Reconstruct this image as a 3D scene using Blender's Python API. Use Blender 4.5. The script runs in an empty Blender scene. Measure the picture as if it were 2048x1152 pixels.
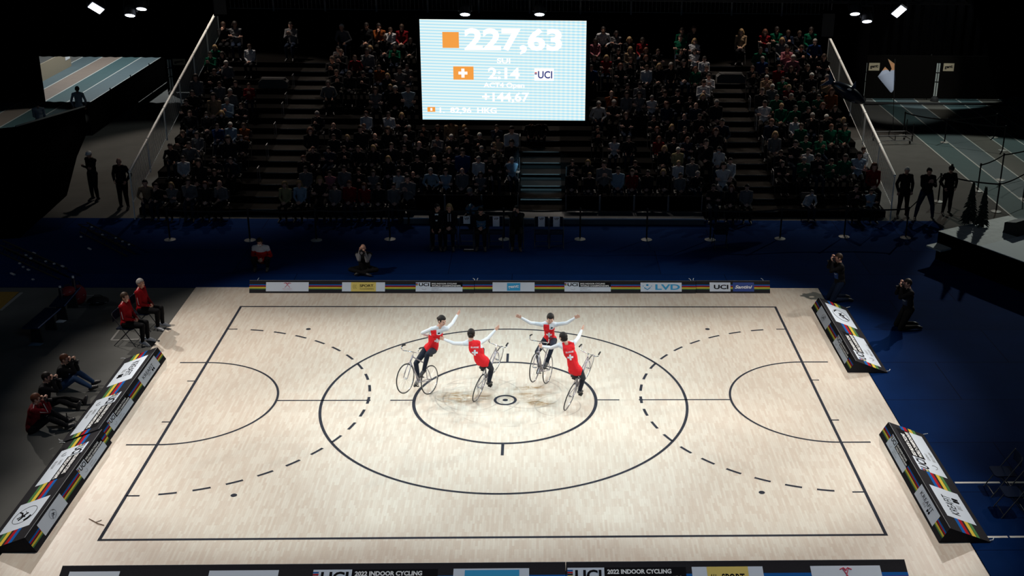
import bpy, math, random
import numpy as np
from mathutils import Vector, Matrix
from mathutils.bvhtree import BVHTree

# ---------------------------------------------------------------- camera
F_PX, CX, CY = 2438.964, 1170.798, 576.0
CAM = (0.692433, -24.236827, 11.982978)
ROT = (1.203482, -0.015594, -0.036618)
sc = bpy.context.scene
cam_data = bpy.data.cameras.new('camera')
cam_data.sensor_fit = 'HORIZONTAL'; cam_data.sensor_width = 36.0
cam_data.lens = F_PX * 36.0 / 2048.0
cam_data.shift_x = (1024.0 - CX) / 2048.0
cam_data.clip_end = 200
cam = bpy.data.objects.new('camera', cam_data)
sc.collection.objects.link(cam)
cam.location = CAM; cam.rotation_mode = 'XYZ'; cam.rotation_euler = ROT
sc.camera = cam
RM = np.array(cam.rotation_euler.to_matrix())

def at(u, v, Y):
    """a point of the hall on the vertical plane y = Y, from where it stands in the photograph"""
    d = RM @ np.array([(u - CX) / F_PX, -(v - CY) / F_PX, -1.0])
    t = (Y - CAM[1]) / d[1]
    return Vector((CAM[0] + t * d[0], Y, CAM[2] + t * d[2]))
def gr(u, v, h=0.0):
    d = RM @ np.array([(u - CX) / F_PX, -(v - CY) / F_PX, -1.0])
    t = (h - CAM[2]) / d[2]
    return Vector((CAM[0] + t * d[0], CAM[1] + t * d[1], h))
def proj(P):
    q = (np.array(P) - np.array(CAM)) @ RM
    return CX + F_PX * q[0] / -q[2], CY - F_PX * q[1] / -q[2]

# ---------------------------------------------------------------- world, exposure, lights
w = bpy.data.worlds.new('hall_dark'); sc.world = w; w.use_nodes = True
w.node_tree.nodes['Background'].inputs[0].default_value = (0.5, 0.62, 0.8, 1)
w.node_tree.nodes['Background'].inputs[1].default_value = 0.0006
sc.view_settings.view_transform = 'Standard'; sc.view_settings.look = 'None'
sc.view_settings.gamma = 1.0; sc.view_settings.use_curve_mapping = False
sc.view_settings.exposure = 0.0

def spot(name, loc, aim, power, color, size, blend, rad=0.12):
    l = bpy.data.lights.new(name, 'SPOT'); l.energy = power; l.color = color
    l.spot_size = math.radians(size); l.spot_blend = blend; l.shadow_soft_size = rad
    o = bpy.data.objects.new(name, l); sc.collection.objects.link(o)
    o.location = loc
    o.rotation_euler = (Vector(aim) - Vector(loc)).to_track_quat('-Z', 'Y').to_euler()
    return o
COOL, WARM = (0.76, 0.95, 1.0), (1.0, 0.86, 0.74)
KP = 1.85
CROWD_P = 1800
# rig over the long sides of the court (throws the short shadows of the boards inwards)
for sx in (1, -1):   # low keys from the far corners: they draw the long board shadows towards the camera
    spot('corner_key', (sx * 16.6, 12.8, 9.0), (sx * 2.6, -3.4, 0), 3400 * KP, (1.0, 0.92, 0.84), 37, 0.5)
for y in (-4.8, -0.6, 3.4):
    spot('rig_spot', (12.5, y, 9.4), (4.0, y, 0), 1400 * KP, (1.0, 0.91, 0.825), 56, 0.6)
    spot('rig_spot', (-12.5, y, 9.4), (-4.0, y, 0), 1400 * KP, (1.0, 0.91, 0.825), 56, 0.6)
# front rig on the camera side, rear rig over the far edge, soft lamp over the middle
for x in (-5.5, 0.0, 5.5):
    spot('front_spot', (x, -10.5, 10.6), (x * 0.7, -1.4, 0), 1000 * KP, COOL, 40, 0.45)
for x in (-4.5, 4.5):
    spot('rear_spot', (x, 7.5, 9.2), (x * 0.4, 1.2, 0), 480 * KP, COOL, 52, 0.8)
spot('centre_spot', (0, 0.5, 11.5), (0, 0.4, 0), 1150 * KP, COOL, 50, 1.0, 0.6)
# dim lamps of the hall roof above and behind the grandstand: they only rim heads and shoulders
for x in (-11, -3.5, 4, 11.5):
    spot('crowd_spot', (x - 1.0, 24.5, 10.5), (x, 20.6, 0.5), CROWD_P, WARM, 66, 0.35, 0.2)
# lamps over the running tracks at either side, with added fill spots between them
spot('track_lamp', (-19.5, 36.5, 9.0), (-20.5, 35.5, 0), 4600, (0.94, 0.98, 1.0), 96, 0.4, 0.1)
spot('track_lamp', (-20.5, 22.5, 8.0), (-20.5, 25.4, 0), 700, (0.95, 0.98, 0.95), 34, 0.2, 0.1)
spot('stage_fill', (22.5, 28.0, 12.0), (15.8, 8.6, 0.8), 5200, (0.93, 1.0, 0.96), 19, 0.25, 0.12)  # added spot that brightens the stage top
spot('left_floor_fill', (-22.0, 4.0, 9.0), (-14.5, 8.0, 0), 260, (0.9, 0.95, 1.0), 44, 0.6, 0.1)  # added fill for the floor trusses at far left
spot('rail_fill', (17.0, 17.0, 10.0), (12.1, 16.0, 1.5), 900, (1.0, 1.0, 0.95), 22, 0.5, 0.1)  # this spot and the next are added to brighten the side railings
spot('rail_fill', (-17.0, 17.0, 10.0), (-12.0, 17.0, 1.5), 700, (1.0, 1.0, 0.95), 20, 0.5, 0.1)
spot('fence_fill', (15.6, 12.5, 9.0), (16.6, 29.5, 1.8), 5200, (1.0, 0.97, 0.9), 21, 0.4, 0.1)  # added front fill so the flag and dark fence show
for x in (-9, -3, 3.5, 10):
    spot('crowd_spot', (x, 19.0, 8.6), (x, 15.6, 1), 620, WARM, 46, 0.6, 0.2)  # extra spots added to lift the heads of the front rows
spot('track_lamp', (22.5, 28.5, 12.0), (16.0, 15.5, 0), 3000, (0.93, 1.0, 0.9), 57, 0.15, 0.12)
spot('track_lamp', (19.0, 31.0, 7.5), (19.0, 33.0, 0), 1100, (0.9, 1.0, 0.98), 54, 0.12, 0.12)
spot('aisle_lamp', (-10.5, 25.0, 10.5), (-14.8, 22.5, 0), 330, (0.95, 1.0, 0.95), 40, 0.5, 0.15)
spot('step_fill', (0.85, 12.35, 3.25), (0.82, 15.6, 0.7), 520, (0.42, 0.78, 1.0), 34, 0.5, 0.05)  # added cyan spot standing in for screen spill on the central stairs
# unseen area light added behind the camera: bluish fill for the grandstand front
l = bpy.data.lights.new('blue_front_fill', 'AREA'); l.energy = 200; l.color = (0.35, 0.62, 1.0)
l.shape = 'RECTANGLE'; l.size = 5.2; l.size_y = 3.1
o = bpy.data.objects.new('blue_front_fill', l); sc.collection.objects.link(o)
o.location = (0.5, -13.0, 11.0); o.rotation_euler = (Vector((0.8, 12, 0.5)) - o.location).to_track_quat('-Z', 'Y').to_euler()

# ---------------------------------------------------------------- materials
MATS = {}
def mat(name, col, rough=0.6, metal=0.0, emit=0.0, var=0.0, scale=20.0, spec=0.5):
    if name in MATS: return MATS[name]
    m = bpy.data.materials.new(name); m.use_nodes = True; nt = m.node_tree
    b = nt.nodes['Principled BSDF']
    b.inputs['Base Color'].default_value = (*col, 1); b.inputs['Roughness'].default_value = rough
    b.inputs['Metallic'].default_value = metal; b.inputs['Specular IOR Level'].default_value = spec
    if emit:
        b.inputs['Emission Color'].default_value = (*col, 1); b.inputs['Emission Strength'].default_value = emit
        b.inputs['Base Color'].default_value = (0.02, 0.02, 0.02, 1)
    if var:
        tc = nt.nodes.new('ShaderNodeTexCoord'); n = nt.nodes.new('ShaderNodeTexNoise')
        n.inputs['Scale'].default_value = scale; n.inputs['Detail'].default_value = 4
        r = nt.nodes.new('ShaderNodeMapRange'); r.inputs['To Min'].default_value = 1 - var; r.inputs['To Max'].default_value = 1 + var
        mx = nt.nodes.new('ShaderNodeVectorMath'); mx.operation = 'SCALE'; mx.inputs[0].default_value = col
        nt.links.new(tc.outputs['Object'], n.inputs['Vector']); nt.links.new(n.outputs['Fac'], r.inputs['Value'])
        nt.links.new(r.outputs[0], mx.inputs['Scale']); nt.links.new(mx.outputs[0], b.inputs['Base Color'])
    MATS[name] = m
    return m
def lin(r, g, b):
    f = lambda c: (c / 255 / 12.92) if c <= 10 else ((c / 255 + 0.055) / 1.055) ** 2.4
    return (f(r), f(g), f(b))

BLACK = mat('matt_black', (0.006, 0.006, 0.007), 0.8)
DRAPE = mat('black_drape', (0.0012, 0.0012, 0.0014), 1.0, spec=0.0)
TAPE = mat('dark_line_tape', (0.028, 0.031, 0.042), 0.9, var=0.45, scale=8, spec=0.05)
FOAM = mat('charcoal_board', (0.022, 0.022, 0.026), 0.9, var=0.25, scale=60, spec=0.04)
PANEL = mat('white_panel', (0.56, 0.64, 0.74), 0.6, spec=0.15)
C_BLUE = mat('stripe_blue', (0.01, 0.10, 0.36), 0.9, spec=0.03); C_RED = mat('stripe_red', (0.36, 0.012, 0.02), 0.9, spec=0.03)
C_YEL = mat('stripe_yellow', (0.62, 0.47, 0.06), 0.9, spec=0.03); C_GRN = mat('stripe_green', (0.07, 0.20, 0.07), 0.9, spec=0.03)
C_BLK = mat('print_black', (0.008, 0.008, 0.01), 0.9, spec=0.03)
C_GREY = mat('print_grey', (0.22, 0.24, 0.26), 0.6)
C_WHT = mat('print_white', (0.75, 0.78, 0.8), 0.6)
STEEL = mat('brushed_steel', (0.5, 0.5, 0.52), 0.35, 0.9)
CHROME = mat('chrome', (0.75, 0.75, 0.78), 0.18, 1.0)
TYRE = mat('tyre_rubber', (0.012, 0.012, 0.013), 0.6)
RAILW = mat('galvanised_rail', (0.8, 0.81, 0.78), 0.5, 0.0)
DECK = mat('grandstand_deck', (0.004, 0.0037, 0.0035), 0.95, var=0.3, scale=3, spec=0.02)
SKIN = mat('skin', (0.50, 0.27, 0.19), 0.5)
SKIN2 = mat('skin_light', (0.56, 0.33, 0.25), 0.5)
def cloth(name, col, rough=0.8): return mat(name, col, rough, var=0.18, scale=30, spec=0.08)

# ---------------------------------------------------------------- object helpers
def link(o): sc.collection.objects.link(o); return o
def tag(o, label=None, cat=None, group=None, kind=None):
    if label: o['label'] = label
    if cat: o['category'] = cat
    if group: o['group'] = group
    if kind: o['kind'] = kind
    return o
def empty(name, loc=(0, 0, 0), rz=0.0, label=None, cat=None, group=None):
    o = bpy.data.objects.new(name, None); o.empty_display_size = 0.1
    o.location = loc; o.rotation_euler = (0, 0, rz); link(o)
    return tag(o, label, cat, group)

class MB:
    def __init__(s): s.v = []; s.f = []; s.m = []; s.mats = []
    def mi(s, m):
        if m not in s.mats: s.mats.append(m)
        return s.mats.index(m)
    def add(s, vs, fs, m=None):
        k = len(s.v); s.v += [tuple(p) for p in vs]; i = s.mi(m) if m else 0
        s.f += [tuple(a + k for a in f) for f in fs]; s.m += [i] * len(fs); return s
    def box(s, c, d, m=None, R=None):
        x, y, z = d[0] / 2, d[1] / 2, d[2] / 2
        P = [Vector(p) for p in ((-x, -y, -z), (x, -y, -z), (x, y, -z), (-x, y, -z), (-x, -y, z), (x, -y, z), (x, y, z), (-x, y, z))]
        if R: P = [R @ p for p in P]
        return s.add([p + Vector(c) for p in P], [(0, 3, 2, 1), (4, 5, 6, 7), (0, 1, 5, 4), (1, 2, 6, 5), (2, 3, 7, 6), (3, 0, 4, 7)], m)
    def b2(s, lo, hi, m=None):
        return s.box([(a + b) / 2 for a, b in zip(lo, hi)], [abs(b - a) for a, b in zip(lo, hi)], m)
    def prism(s, poly, axis, a, b, m=None):
        """closed profile (list of 2D points) swept from a to b along axis 'x','y' or 'z'"""
        n = len(poly)
        def P(q, t): return {'x': (t, q[0], q[1]), 'y': (q[0], t, q[1]), 'z': (q[0], q[1], t)}[axis]
        vs = [P(q, a) for q in poly] + [P(q, b) for q in poly]
        fs = [(i, (i + 1) % n, n + (i + 1) % n, n + i) for i in range(n)] + [tuple(range(n))[::-1], tuple(range(n, 2 * n))]
        return s.add(vs, fs, m)
    def tube(s, pts, r, n=8, m=None, closed=False, caps=True):
        pts = [Vector(p) for p in pts]; N = len(pts)
        rr = r if isinstance(r, (list, tuple)) else [r] * N
        T = []
        for i in range(N):
            a = pts[(i - 1) % N] if (closed or i) else pts[0]; b = pts[(i + 1) % N] if (closed or i < N - 1) else pts[-1]
            T.append((b - a).normalized())
        u = T[0].orthogonal().normalized(); vs = []
        for i in range(N):
            u = (u - T[i] * u.dot(T[i]));  u = u.normalized() if u.length > 1e-6 else T[i].orthogonal().normalized()
            w_ = T[i].cross(u)
            for k in range(n):
                a = 2 * math.pi * k / n
                vs.append(pts[i] + (u * math.cos(a) + w_ * math.sin(a)) * rr[i])
        fs = []
        for i in range(N if closed else N - 1):
            j = (i + 1) % N
            for k in range(n):
                fs.append((i * n + k, i * n + (k + 1) % n, j * n + (k + 1) % n, j * n + k))
        if caps and not closed: fs += [tuple(range(n))[::-1], tuple(range((N - 1) * n, N * n))]
        return s.add(vs, fs, m)
    def ring(s, c, R, r, axis='y', n=48, k=8, m=None, a0=0, a1=None):
        pts = []
        full = a1 is None
        steps = n if full else n + 1
        for i in range(steps):
            a = 2 * math.pi * i / n if full else a0 + (a1 - a0) * i / n
            q = {'y': (math.cos(a), 0, math.sin(a)), 'z': (math.cos(a), math.sin(a), 0), 'x': (0, math.cos(a), math.sin(a))}[axis]
            pts.append(Vector(c) + Vector(q) * R)
        return s.tube(pts, r, k, m, closed=full)
    def ball(s, c, r, m=None, n=12, R=None):
        rx = r if isinstance(r, (list, tuple)) else (r, r, r)
        vs = [(0, 0, -1)]; fs = []
        for i in range(1, n // 2):
            p = -math.pi / 2 + math.pi * i / (n // 2)
            for k in range(n):
                a = 2 * math.pi * k / n; vs.append((math.cos(p) * math.cos(a), math.cos(p) * math.sin(a), math.sin(p)))
        vs.append((0, 0, 1)); L = len(vs) - 1; rows = n // 2 - 1
        for k in range(n): fs.append((0, 1 + (k + 1) % n, 1 + k))
        for i in range(rows - 1):
            for k in range(n): fs.append((1 + i * n + k, 1 + i * n + (k + 1) % n, 1 + (i + 1) * n + (k + 1) % n, 1 + (i + 1) * n + k))
        for k in range(n): fs.append((1 + (rows - 1) * n + k, 1 + (rows - 1) * n + (k + 1) % n, L))
        P = [Vector((a * rx[0], b * rx[1], c_ * rx[2])) for a, b, c_ in vs]
        if R is not None: P = [R @ p for p in P]
        return s.add([p + Vector(c) for p in P], fs, m)
    def disc(s, c, r, m=None, n=32, z=None, r0=0.0):
        c = Vector(c)
        if r0 <= 0:
            vs = [c + Vector((math.cos(2 * math.pi * i / n) * r, math.sin(2 * math.pi * i / n) * r, 0)) for i in range(n)]
            return s.add(vs, [tuple(range(n))], m)
        return s.arc(c, r0, r, 0, 2 * math.pi, m, n)
    def arc(s, c, r0, r1, a0, a1, m=None, n=64):
        c = Vector(c); vs = []; fs = []
        for i in range(n + 1):
            a = a0 + (a1 - a0) * i / n; q = Vector((math.cos(a), math.sin(a), 0)); vs += [c + q * r0, c + q * r1]
        for i in range(n): fs.append((2 * i, 2 * i + 1, 2 * i + 3, 2 * i + 2))
        return s.add(vs, fs, m)
    def quad(s, a, b, c, d, m=None): return s.add([a, b, c, d], [(0, 1, 2, 3)], m)
    def xf(s, M, k0=0):
        s.v = s.v[:k0] + [tuple(M @ Vector(p)) for p in s.v[k0:]]; return s
    def mesh(s, name, smooth=False):
        me = bpy.data.meshes.new(name); me.from_pydata(s.v, [], s.f)
        for m in s.mats: me.materials.append(m)
        if s.m and len(s.mats) > 1: me.polygons.foreach_set('material_index', s.m)
        if smooth: me.polygons.foreach_set('use_smooth', [True] * len(me.polygons))
        me.update(); return me
    def build(s, name, parent=None, m=None, smooth=False, loc=None, rot=None):
        if m and not s.mats: s.mats = [m]
        o = bpy.data.objects.new(name, s.mesh(name, smooth)); link(o)
        if parent: o.parent = parent
        if loc is not None: o.location = loc
        if rot is not None: o.rotation_euler = rot
        return o
def copy_tree(o, parent=None):
    c = o.copy(); link(c); c.parent = parent
    for ch in list(o.children): copy_tree(ch, c)
    return c
def sm(o, ang=40):
    me = o.data; me.polygons.foreach_set('use_smooth', [True] * len(me.polygons))
    try: me.set_sharp_from_angle(angle=math.radians(ang))
    except Exception: pass
    return o

# ---------------------------------------------------------------- lettering
_TX = {}
def text_geo(txt, bold=0.0, shear=0.0):
    key = (txt, bold, shear)
    if key in _TX: return _TX[key]
    cu = bpy.data.curves.new('lettering', 'FONT'); cu.body = txt; cu.offset = bold; cu.shear = shear
    cu.size = 1.0; cu.resolution_u = 3; cu.fill_mode = 'BOTH'; cu.align_x = 'CENTER'; cu.align_y = 'CENTER'
    o = bpy.data.objects.new('lettering_tmp', cu); link(o)
    dg = bpy.context.evaluated_depsgraph_get(); me = o.evaluated_get(dg).to_mesh()
    v = np.array([x.co[:] for x in me.vertices]); f = [tuple(p.vertices) for p in me.polygons]
    o.evaluated_get(dg).to_mesh_clear(); bpy.data.objects.remove(o); bpy.data.curves.remove(cu)
    lo, hi = v.min(0), v.max(0)
    v[:, 0] -= (lo[0] + hi[0]) / 2; v[:, 1] -= (lo[1] + hi[1]) / 2; v[:, 2] = 0
    _TX[key] = (v, f, hi[0] - lo[0], hi[1] - lo[1]); return _TX[key]
def put_text(mb, txt, c, e, up, h, m, w_=None, bold=0.02, shear=0.0, lift=0.0):
    """lettering of height h (and width w_ if given) centred at c, reading along e"""
    v, f, W, H = text_geo(txt, bold, shear); c = Vector(c); e = Vector(e).normalized(); up = Vector(up).normalized()
    n = e.cross(up); sy = h / H; sx = (w_ / W) if w_ else sy
    mb.add([c + e * (p[0] * sx) + up * (p[1] * sy) + n * lift for p in v], f, m)
# ================================================================ floors
def nt_new(name, rough=0.6, spec=0.3):
    m = bpy.data.materials.new(name); m.use_nodes = True; nt = m.node_tree
    b = nt.nodes['Principled BSDF']; b.inputs['Roughness'].default_value = rough; b.inputs['Specular IOR Level'].default_value = spec
    return m, nt, b
def N(nt, t, **kw):
    n = nt.nodes.new(t)
    for k, v in kw.items():
        if hasattr(n, k): setattr(n, k, v)
        else: n.inputs[k.replace('_', ' ')].default_value = v
    return n
def L(nt, a, b): nt.links.new(a, b)

def wood_material():
    m, nt, b = nt_new('maple_court', 0.42, 0.35)
    tc = N(nt, 'ShaderNodeTexCoord'); mp = N(nt, 'ShaderNodeMapping'); mp.inputs['Rotation'].default_value = (0, 0, math.pi / 2)
    L(nt, tc.outputs['Object'], mp.inputs['Vector'])
    br = N(nt, 'ShaderNodeTexBrick'); br.offset = 0.37; br.offset_frequency = 3
    for k, v in dict(Scale=1.0, Mortar_Size=0.0008, Mortar_Smooth=0.2, Bias=-0.1, Brick_Width=0.28, Row_Height=0.043).items(): br.inputs[k.replace('_', ' ')].default_value = v
    br.inputs['Color1'].default_value = (0.63, 0.58, 0.50, 1); br.inputs['Color2'].default_value = (0.55, 0.465, 0.385, 1)
    br.inputs['Mortar'].default_value = (0.5, 0.42, 0.34, 1)
    L(nt, mp.outputs[0], br.inputs['Vector'])
    # slow tone drift and fine grain
    n1 = N(nt, 'ShaderNodeTexNoise', Scale=0.55, Detail=4.0); L(nt, tc.outputs['Object'], n1.inputs['Vector'])
    r1 = N(nt, 'ShaderNodeMapRange'); r1.inputs['To Min'].default_value = 0.93; r1.inputs['To Max'].default_value = 1.06; L(nt, n1.outputs['Fac'], r1.inputs['Value'])
    m2 = N(nt, 'ShaderNodeMapping'); m2.inputs['Scale'].default_value = (60, 5, 1); L(nt, tc.outputs['Object'], m2.inputs['Vector'])
    n2 = N(nt, 'ShaderNodeTexNoise', Scale=1.0, Detail=3.0); L(nt, m2.outputs[0], n2.inputs['Vector'])
    r2 = N(nt, 'ShaderNodeMapRange'); r2.inputs['To Min'].default_value = 0.93; r2.inputs['To Max'].default_value = 1.07; L(nt, n2.outputs['Fac'], r2.inputs['Value'])
    mu = N(nt, 'ShaderNodeMath', operation='MULTIPLY'); L(nt, r1.outputs[0], mu.inputs[0]); L(nt, r2.outputs[0], mu.inputs[1])
    sc1 = N(nt, 'ShaderNodeVectorMath', operation='SCALE'); L(nt, br.outputs['Color'], sc1.inputs[0]); L(nt, mu.outputs[0], sc1.inputs['Scale'])
    # brown tyre dust swept in curved streaks inside the small circle
    def blob(cx, cy, rx, ry, rot=0.0):
        a = N(nt, 'ShaderNodeMapping', vector_type='TEXTURE'); a.inputs['Location'].default_value = (cx, cy, 0)
        a.inputs['Rotation'].default_value = (0, 0, rot); a.inputs['Scale'].default_value = (rx, ry, 1); L(nt, tc.outputs['Object'], a.inputs['Vector'])
        l_ = N(nt, 'ShaderNodeVectorMath', operation='LENGTH'); L(nt, a.outputs[0], l_.inputs[0])
        r = N(nt, 'ShaderNodeMapRange', interpolation_type='SMOOTHSTEP'); r.inputs['From Min'].default_value = 1.0; r.inputs['From Max'].default_value = 0.25
        L(nt, l_.outputs['Value'], r.inputs['Value']); return r.outputs[0]
    bl = blob(-0.85, 0.12, 0.95, 0.42, 0.1)
    for q in ((0.45, 0.2, 0.75, 0.32, 0.2), (-1.2, 0.25, 0.5, 0.25, 0.3), (0.55, 0.62, 0.55, 0.16, 0.15), (0.75, -0.12, 0.5, 0.28, -0.2)):
        mx = N(nt, 'ShaderNodeMath', operation='MAXIMUM'); L(nt, bl, mx.inputs[0]); L(nt, blob(*q), mx.inputs[1]); bl = mx.outputs[0]
    nz = N(nt, 'ShaderNodeTexNoise', Scale=1.7, Detail=3.0); L(nt, tc.outputs['Object'], nz.inputs['Vector'])
    wv = N(nt, 'ShaderNodeTexNoise', Scale=3.2, Detail=7.0, Roughness=0.68, Distortion=1.6)
    m3 = N(nt, 'ShaderNodeMapping'); m3.inputs['Scale'].default_value = (0.75, 1.9, 1); m3.inputs['Rotation'].default_value = (0, 0, 0.35)
    L(nt, tc.outputs['Object'], m3.inputs['Vector']); L(nt, m3.outputs[0], wv.inputs['Vector'])
    r3 = N(nt, 'ShaderNodeMapRange'); r3.inputs['From Min'].default_value = 0.40; r3.inputs['From Max'].default_value = 0.62; L(nt, wv.outputs['Fac'], r3.inputs['Value'])
    ms = N(nt, 'ShaderNodeMath', operation='MULTIPLY'); L(nt, bl, ms.inputs[0]); L(nt, r3.outputs[0], ms.inputs[1])
    # ring shaped skid marks
    def skid(cx, cy, R, wd, amt):
        a = N(nt, 'ShaderNodeVectorMath', operation='SUBTRACT'); L(nt, tc.outputs['Object'], a.inputs[0]); a.inputs[1].default_value = (cx, cy, 0)
        l_ = N(nt, 'ShaderNodeVectorMath', operation='LENGTH'); L(nt, a.outputs[0], l_.inputs[0])
        s_ = N(nt, 'ShaderNodeMath', operation='SUBTRACT'); L(nt, l_.outputs['Value'], s_.inputs[0]); s_.inputs[1].default_value = R
        ab = N(nt, 'ShaderNodeMath', operation='ABSOLUTE'); L(nt, s_.outputs[0], ab.inputs[0])
        r = N(nt, 'ShaderNodeMapRange'); r.inputs['From Min'].default_value = wd; r.inputs['From Max'].default_value = 0; r.inputs['To Max'].default_value = amt
        L(nt, ab.outputs[0], r.inputs['Value'])
        g = N(nt, 'ShaderNodeMapRange'); g.inputs['From Min'].default_value = 0.42; g.inputs['From Max'].default_value = 0.6; L(nt, nz.outputs['Fac'], g.inputs['Value'])
        o_ = N(nt, 'ShaderNodeMath', operation='MULTIPLY'); L(nt, r.outputs[0], o_.inputs[0]); L(nt, g.outputs[0], o_.inputs[1]); return o_.outputs[0]
    sk = None
    for q in ((-0.75, 0.1, 0.62, 0.03, 0.6), (-0.6, 0.2, 0.95, 0.025, 0.5), (1.15, -0.28, 0.5, 0.02, 0.45), (0.5, 0.35, 0.75, 0.03, 0.5), (0.1, 0.1, 1.35, 0.025, 0.35), (-1.1, 0.35, 0.5, 0.03, 0.5)):
        k = skid(*q)
        if sk is None: sk = k
        else:
            mx = N(nt, 'ShaderNodeMath', operation='MAXIMUM'); L(nt, sk, mx.inputs[0]); L(nt, k, mx.inputs[1]); sk = mx.outputs[0]
    mx1 = N(nt, 'ShaderNodeMix', data_type='RGBA'); L(nt, ms.outputs[0], mx1.inputs[0]); L(nt, sc1.outputs[0], mx1.inputs[6]); mx1.inputs[7].default_value = (0.27, 0.155, 0.055, 1)
    mx2 = N(nt, 'ShaderNodeMix', data_type='RGBA'); L(nt, sk, mx2.inputs[0]); L(nt, mx1.outputs[2], mx2.inputs[6]); mx2.inputs[7].default_value = (0.14, 0.11, 0.10, 1)
    L(nt, mx2.outputs[2], b.inputs['Base Color'])
    return m
def floor_mat(name, col, mort, bw, rh, ms, var=0.15, rough=0.8, rot=0.0):
    m, nt, b = nt_new(name, rough, 0.02)
    tc = N(nt, 'ShaderNodeTexCoord'); mp = N(nt, 'ShaderNodeMapping'); mp.inputs['Rotation'].default_value = (0, 0, rot); L(nt, tc.outputs['Object'], mp.inputs['Vector'])
    br = N(nt, 'ShaderNodeTexBrick'); br.offset = 0.3
    for k, v in dict(Scale=1.0, Mortar_Size=ms, Mortar_Smooth=0.3, Brick_Width=bw, Row_Height=rh).items(): br.inputs[k.replace('_', ' ')].default_value = v
    br.inputs['Color1'].default_value = (*col, 1); br.inputs['Color2'].default_value = (*[c * (1 - var) for c in col], 1); br.inputs['Mortar'].default_value = (*mort, 1)
    L(nt, mp.outputs[0], br.inputs['Vector'])
    n = N(nt, 'ShaderNodeTexNoise', Scale=1.3, Detail=5.0); L(nt, tc.outputs['Object'], n.inputs['Vector'])
    r = N(nt, 'ShaderNodeMapRange'); r.inputs['To Min'].default_value = 1 - var; r.inputs['To Max'].default_value = 1 + var; L(nt, n.outputs['Fac'], r.inputs['Value'])
    s_ = N(nt, 'ShaderNodeVectorMath', operation='SCALE'); L(nt, br.outputs['Color'], s_.inputs[0]); L(nt, r.outputs[0], s_.inputs['Scale'])
    L(nt, s_.outputs[0], b.inputs['Base Color']); return m

GREYF = mat('grey_sports_floor', (0.105, 0.107, 0.103), 0.9, var=0.2, scale=1.2, spec=0.03)
fl = MB().b2((-34, -24, -0.06), (34, 46, -0.03)).build('floor', m=GREYF); tag(fl, 'dark grey sports hall floor around the court and carpets', kind='structure')
for nm, lo, hi in (('wall_back', (-34, 44, -0.03), (34, 44.4, 15)), ('wall_left', (-34.4, -24, -0.03), (-34, 44, 15)), ('wall_right', (34, -24, -0.03), (34.4, 44, 15))):
    tag(MB().b2(lo, hi).build(nm, m=mat('hall_wall', (0.01, 0.01, 0.01), 0.9)), kind='structure')
tag(MB().b2((-34.4, -24, 15), (34.4, 44.4, 15.3)).build('ceiling', m=MATS['hall_wall']), kind='structure')

court = MB().b2((-8.52, -7.35, -0.03), (8.44, 6.9, 0.0)).build('wooden_court', m=wood_material())
tag(court, 'pale maple strip sports court with dark line markings, brightly lit', 'court')
Z = 0.003
def line_part(name, fn):
    mb = MB(); fn(mb); return mb.build(name, court, TAPE)
def rect(mb, x0, y0, x1, y1): mb.b2((x0, y0, 0.0004), (x1, y1, Z))
def f_bound(mb):
    h = 0.03
    rect(mb, -7 - h, 5.5 - h, 7 + h, 5.5 + h); rect(mb, -7 - h, -5.5 - h, 7 + h, -5.5 + h)
    rect(mb, -7 - h, -5.5 + h, -7 + h, 5.5 - h); rect(mb, 7 - h, -5.5 + h, 7 + h, 5.5 - h)
line_part('boundary_line', f_bound)
line_part('outer_circle_line', lambda mb: mb.arc((0, 0, Z), 3.97, 4.03, 0, 2 * math.pi, n=160))
line_part('inner_circle_line', lambda mb: mb.arc((0, 0, Z), 1.965, 2.035, 0, 2 * math.pi, n=120))
line_part('centre_ring_line', lambda mb: mb.arc((0, 0, Z), 0.195, 0.255, 0, 2 * math.pi, n=48))
line_part('centre_dot', lambda mb: mb.disc((0, 0, Z), 0.06))
for s in (-1, 1):
    line_part('centre_tick', lambda mb: rect(mb, min(s * 2.035, s * 2.52), -0.022, max(s * 2.035, s * 2.52), 0.022))
    line_part('centre_tick', lambda mb: rect(mb, -0.03, min(s * 2.035, s * 2.5), 0.03, max(s * 2.035, s * 2.5)))
    line_part('axis_line', lambda mb: rect(mb, min(s * 2.98, s * 5.0), -0.022, max(s * 2.98, s * 5.0), 0.022))
    a = (0, math.pi) if s < 0 else (math.pi, 2 * math.pi)
    line_part('goal_half_circle', lambda mb: (mb.arc((s * 7, 0, Z + .0005), 1.975, 2.025, -math.pi / 2 if s < 0 else math.pi / 2, math.pi / 2 if s < 0 else 1.5 * math.pi, n=64),
              rect(mb, min(s * 7.03, s * 7.62), 1.975, max(s * 7.03, s * 7.62), 2.025), rect(mb, min(s * 7.03, s * 7.62), -2.025, max(s * 7.03, s * 7.62), -1.975)))
    for y in (-1, 1):
        line_part('goal_tick', lambda mb: rect(mb, min(s * 7.03, s * 7.19), y - 0.02, max(s * 7.03, s * 7.19), y + 0.02) if s > 0 else rect(mb, -7.19, y - 0.02, -7.03, y + 0.02))
        line_part('penalty_dot', lambda mb: mb.disc((s * 5, y * 4, Z), 0.06))
        line_part('corner_tick', lambda mb: rect(mb, min(s * 6.75, s * 7.0), y * 4 - 0.022, max(s * 6.97, s * 6.75), y * 4 + 0.022))
    base = 0 if s < 0 else math.pi; step = math.radians(8.8)
    for k in range(-9, 10): line_part('arc_dash', lambda mb: mb.arc((s * 7, 0, Z), 3.97, 4.03, base + k * step - step * 0.27, base + k * step + step * 0.27, n=6))
    line_part('arc_dot', lambda mb: mb.disc((s * 3.0, 0, Z + .0004), 0.05))
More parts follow.
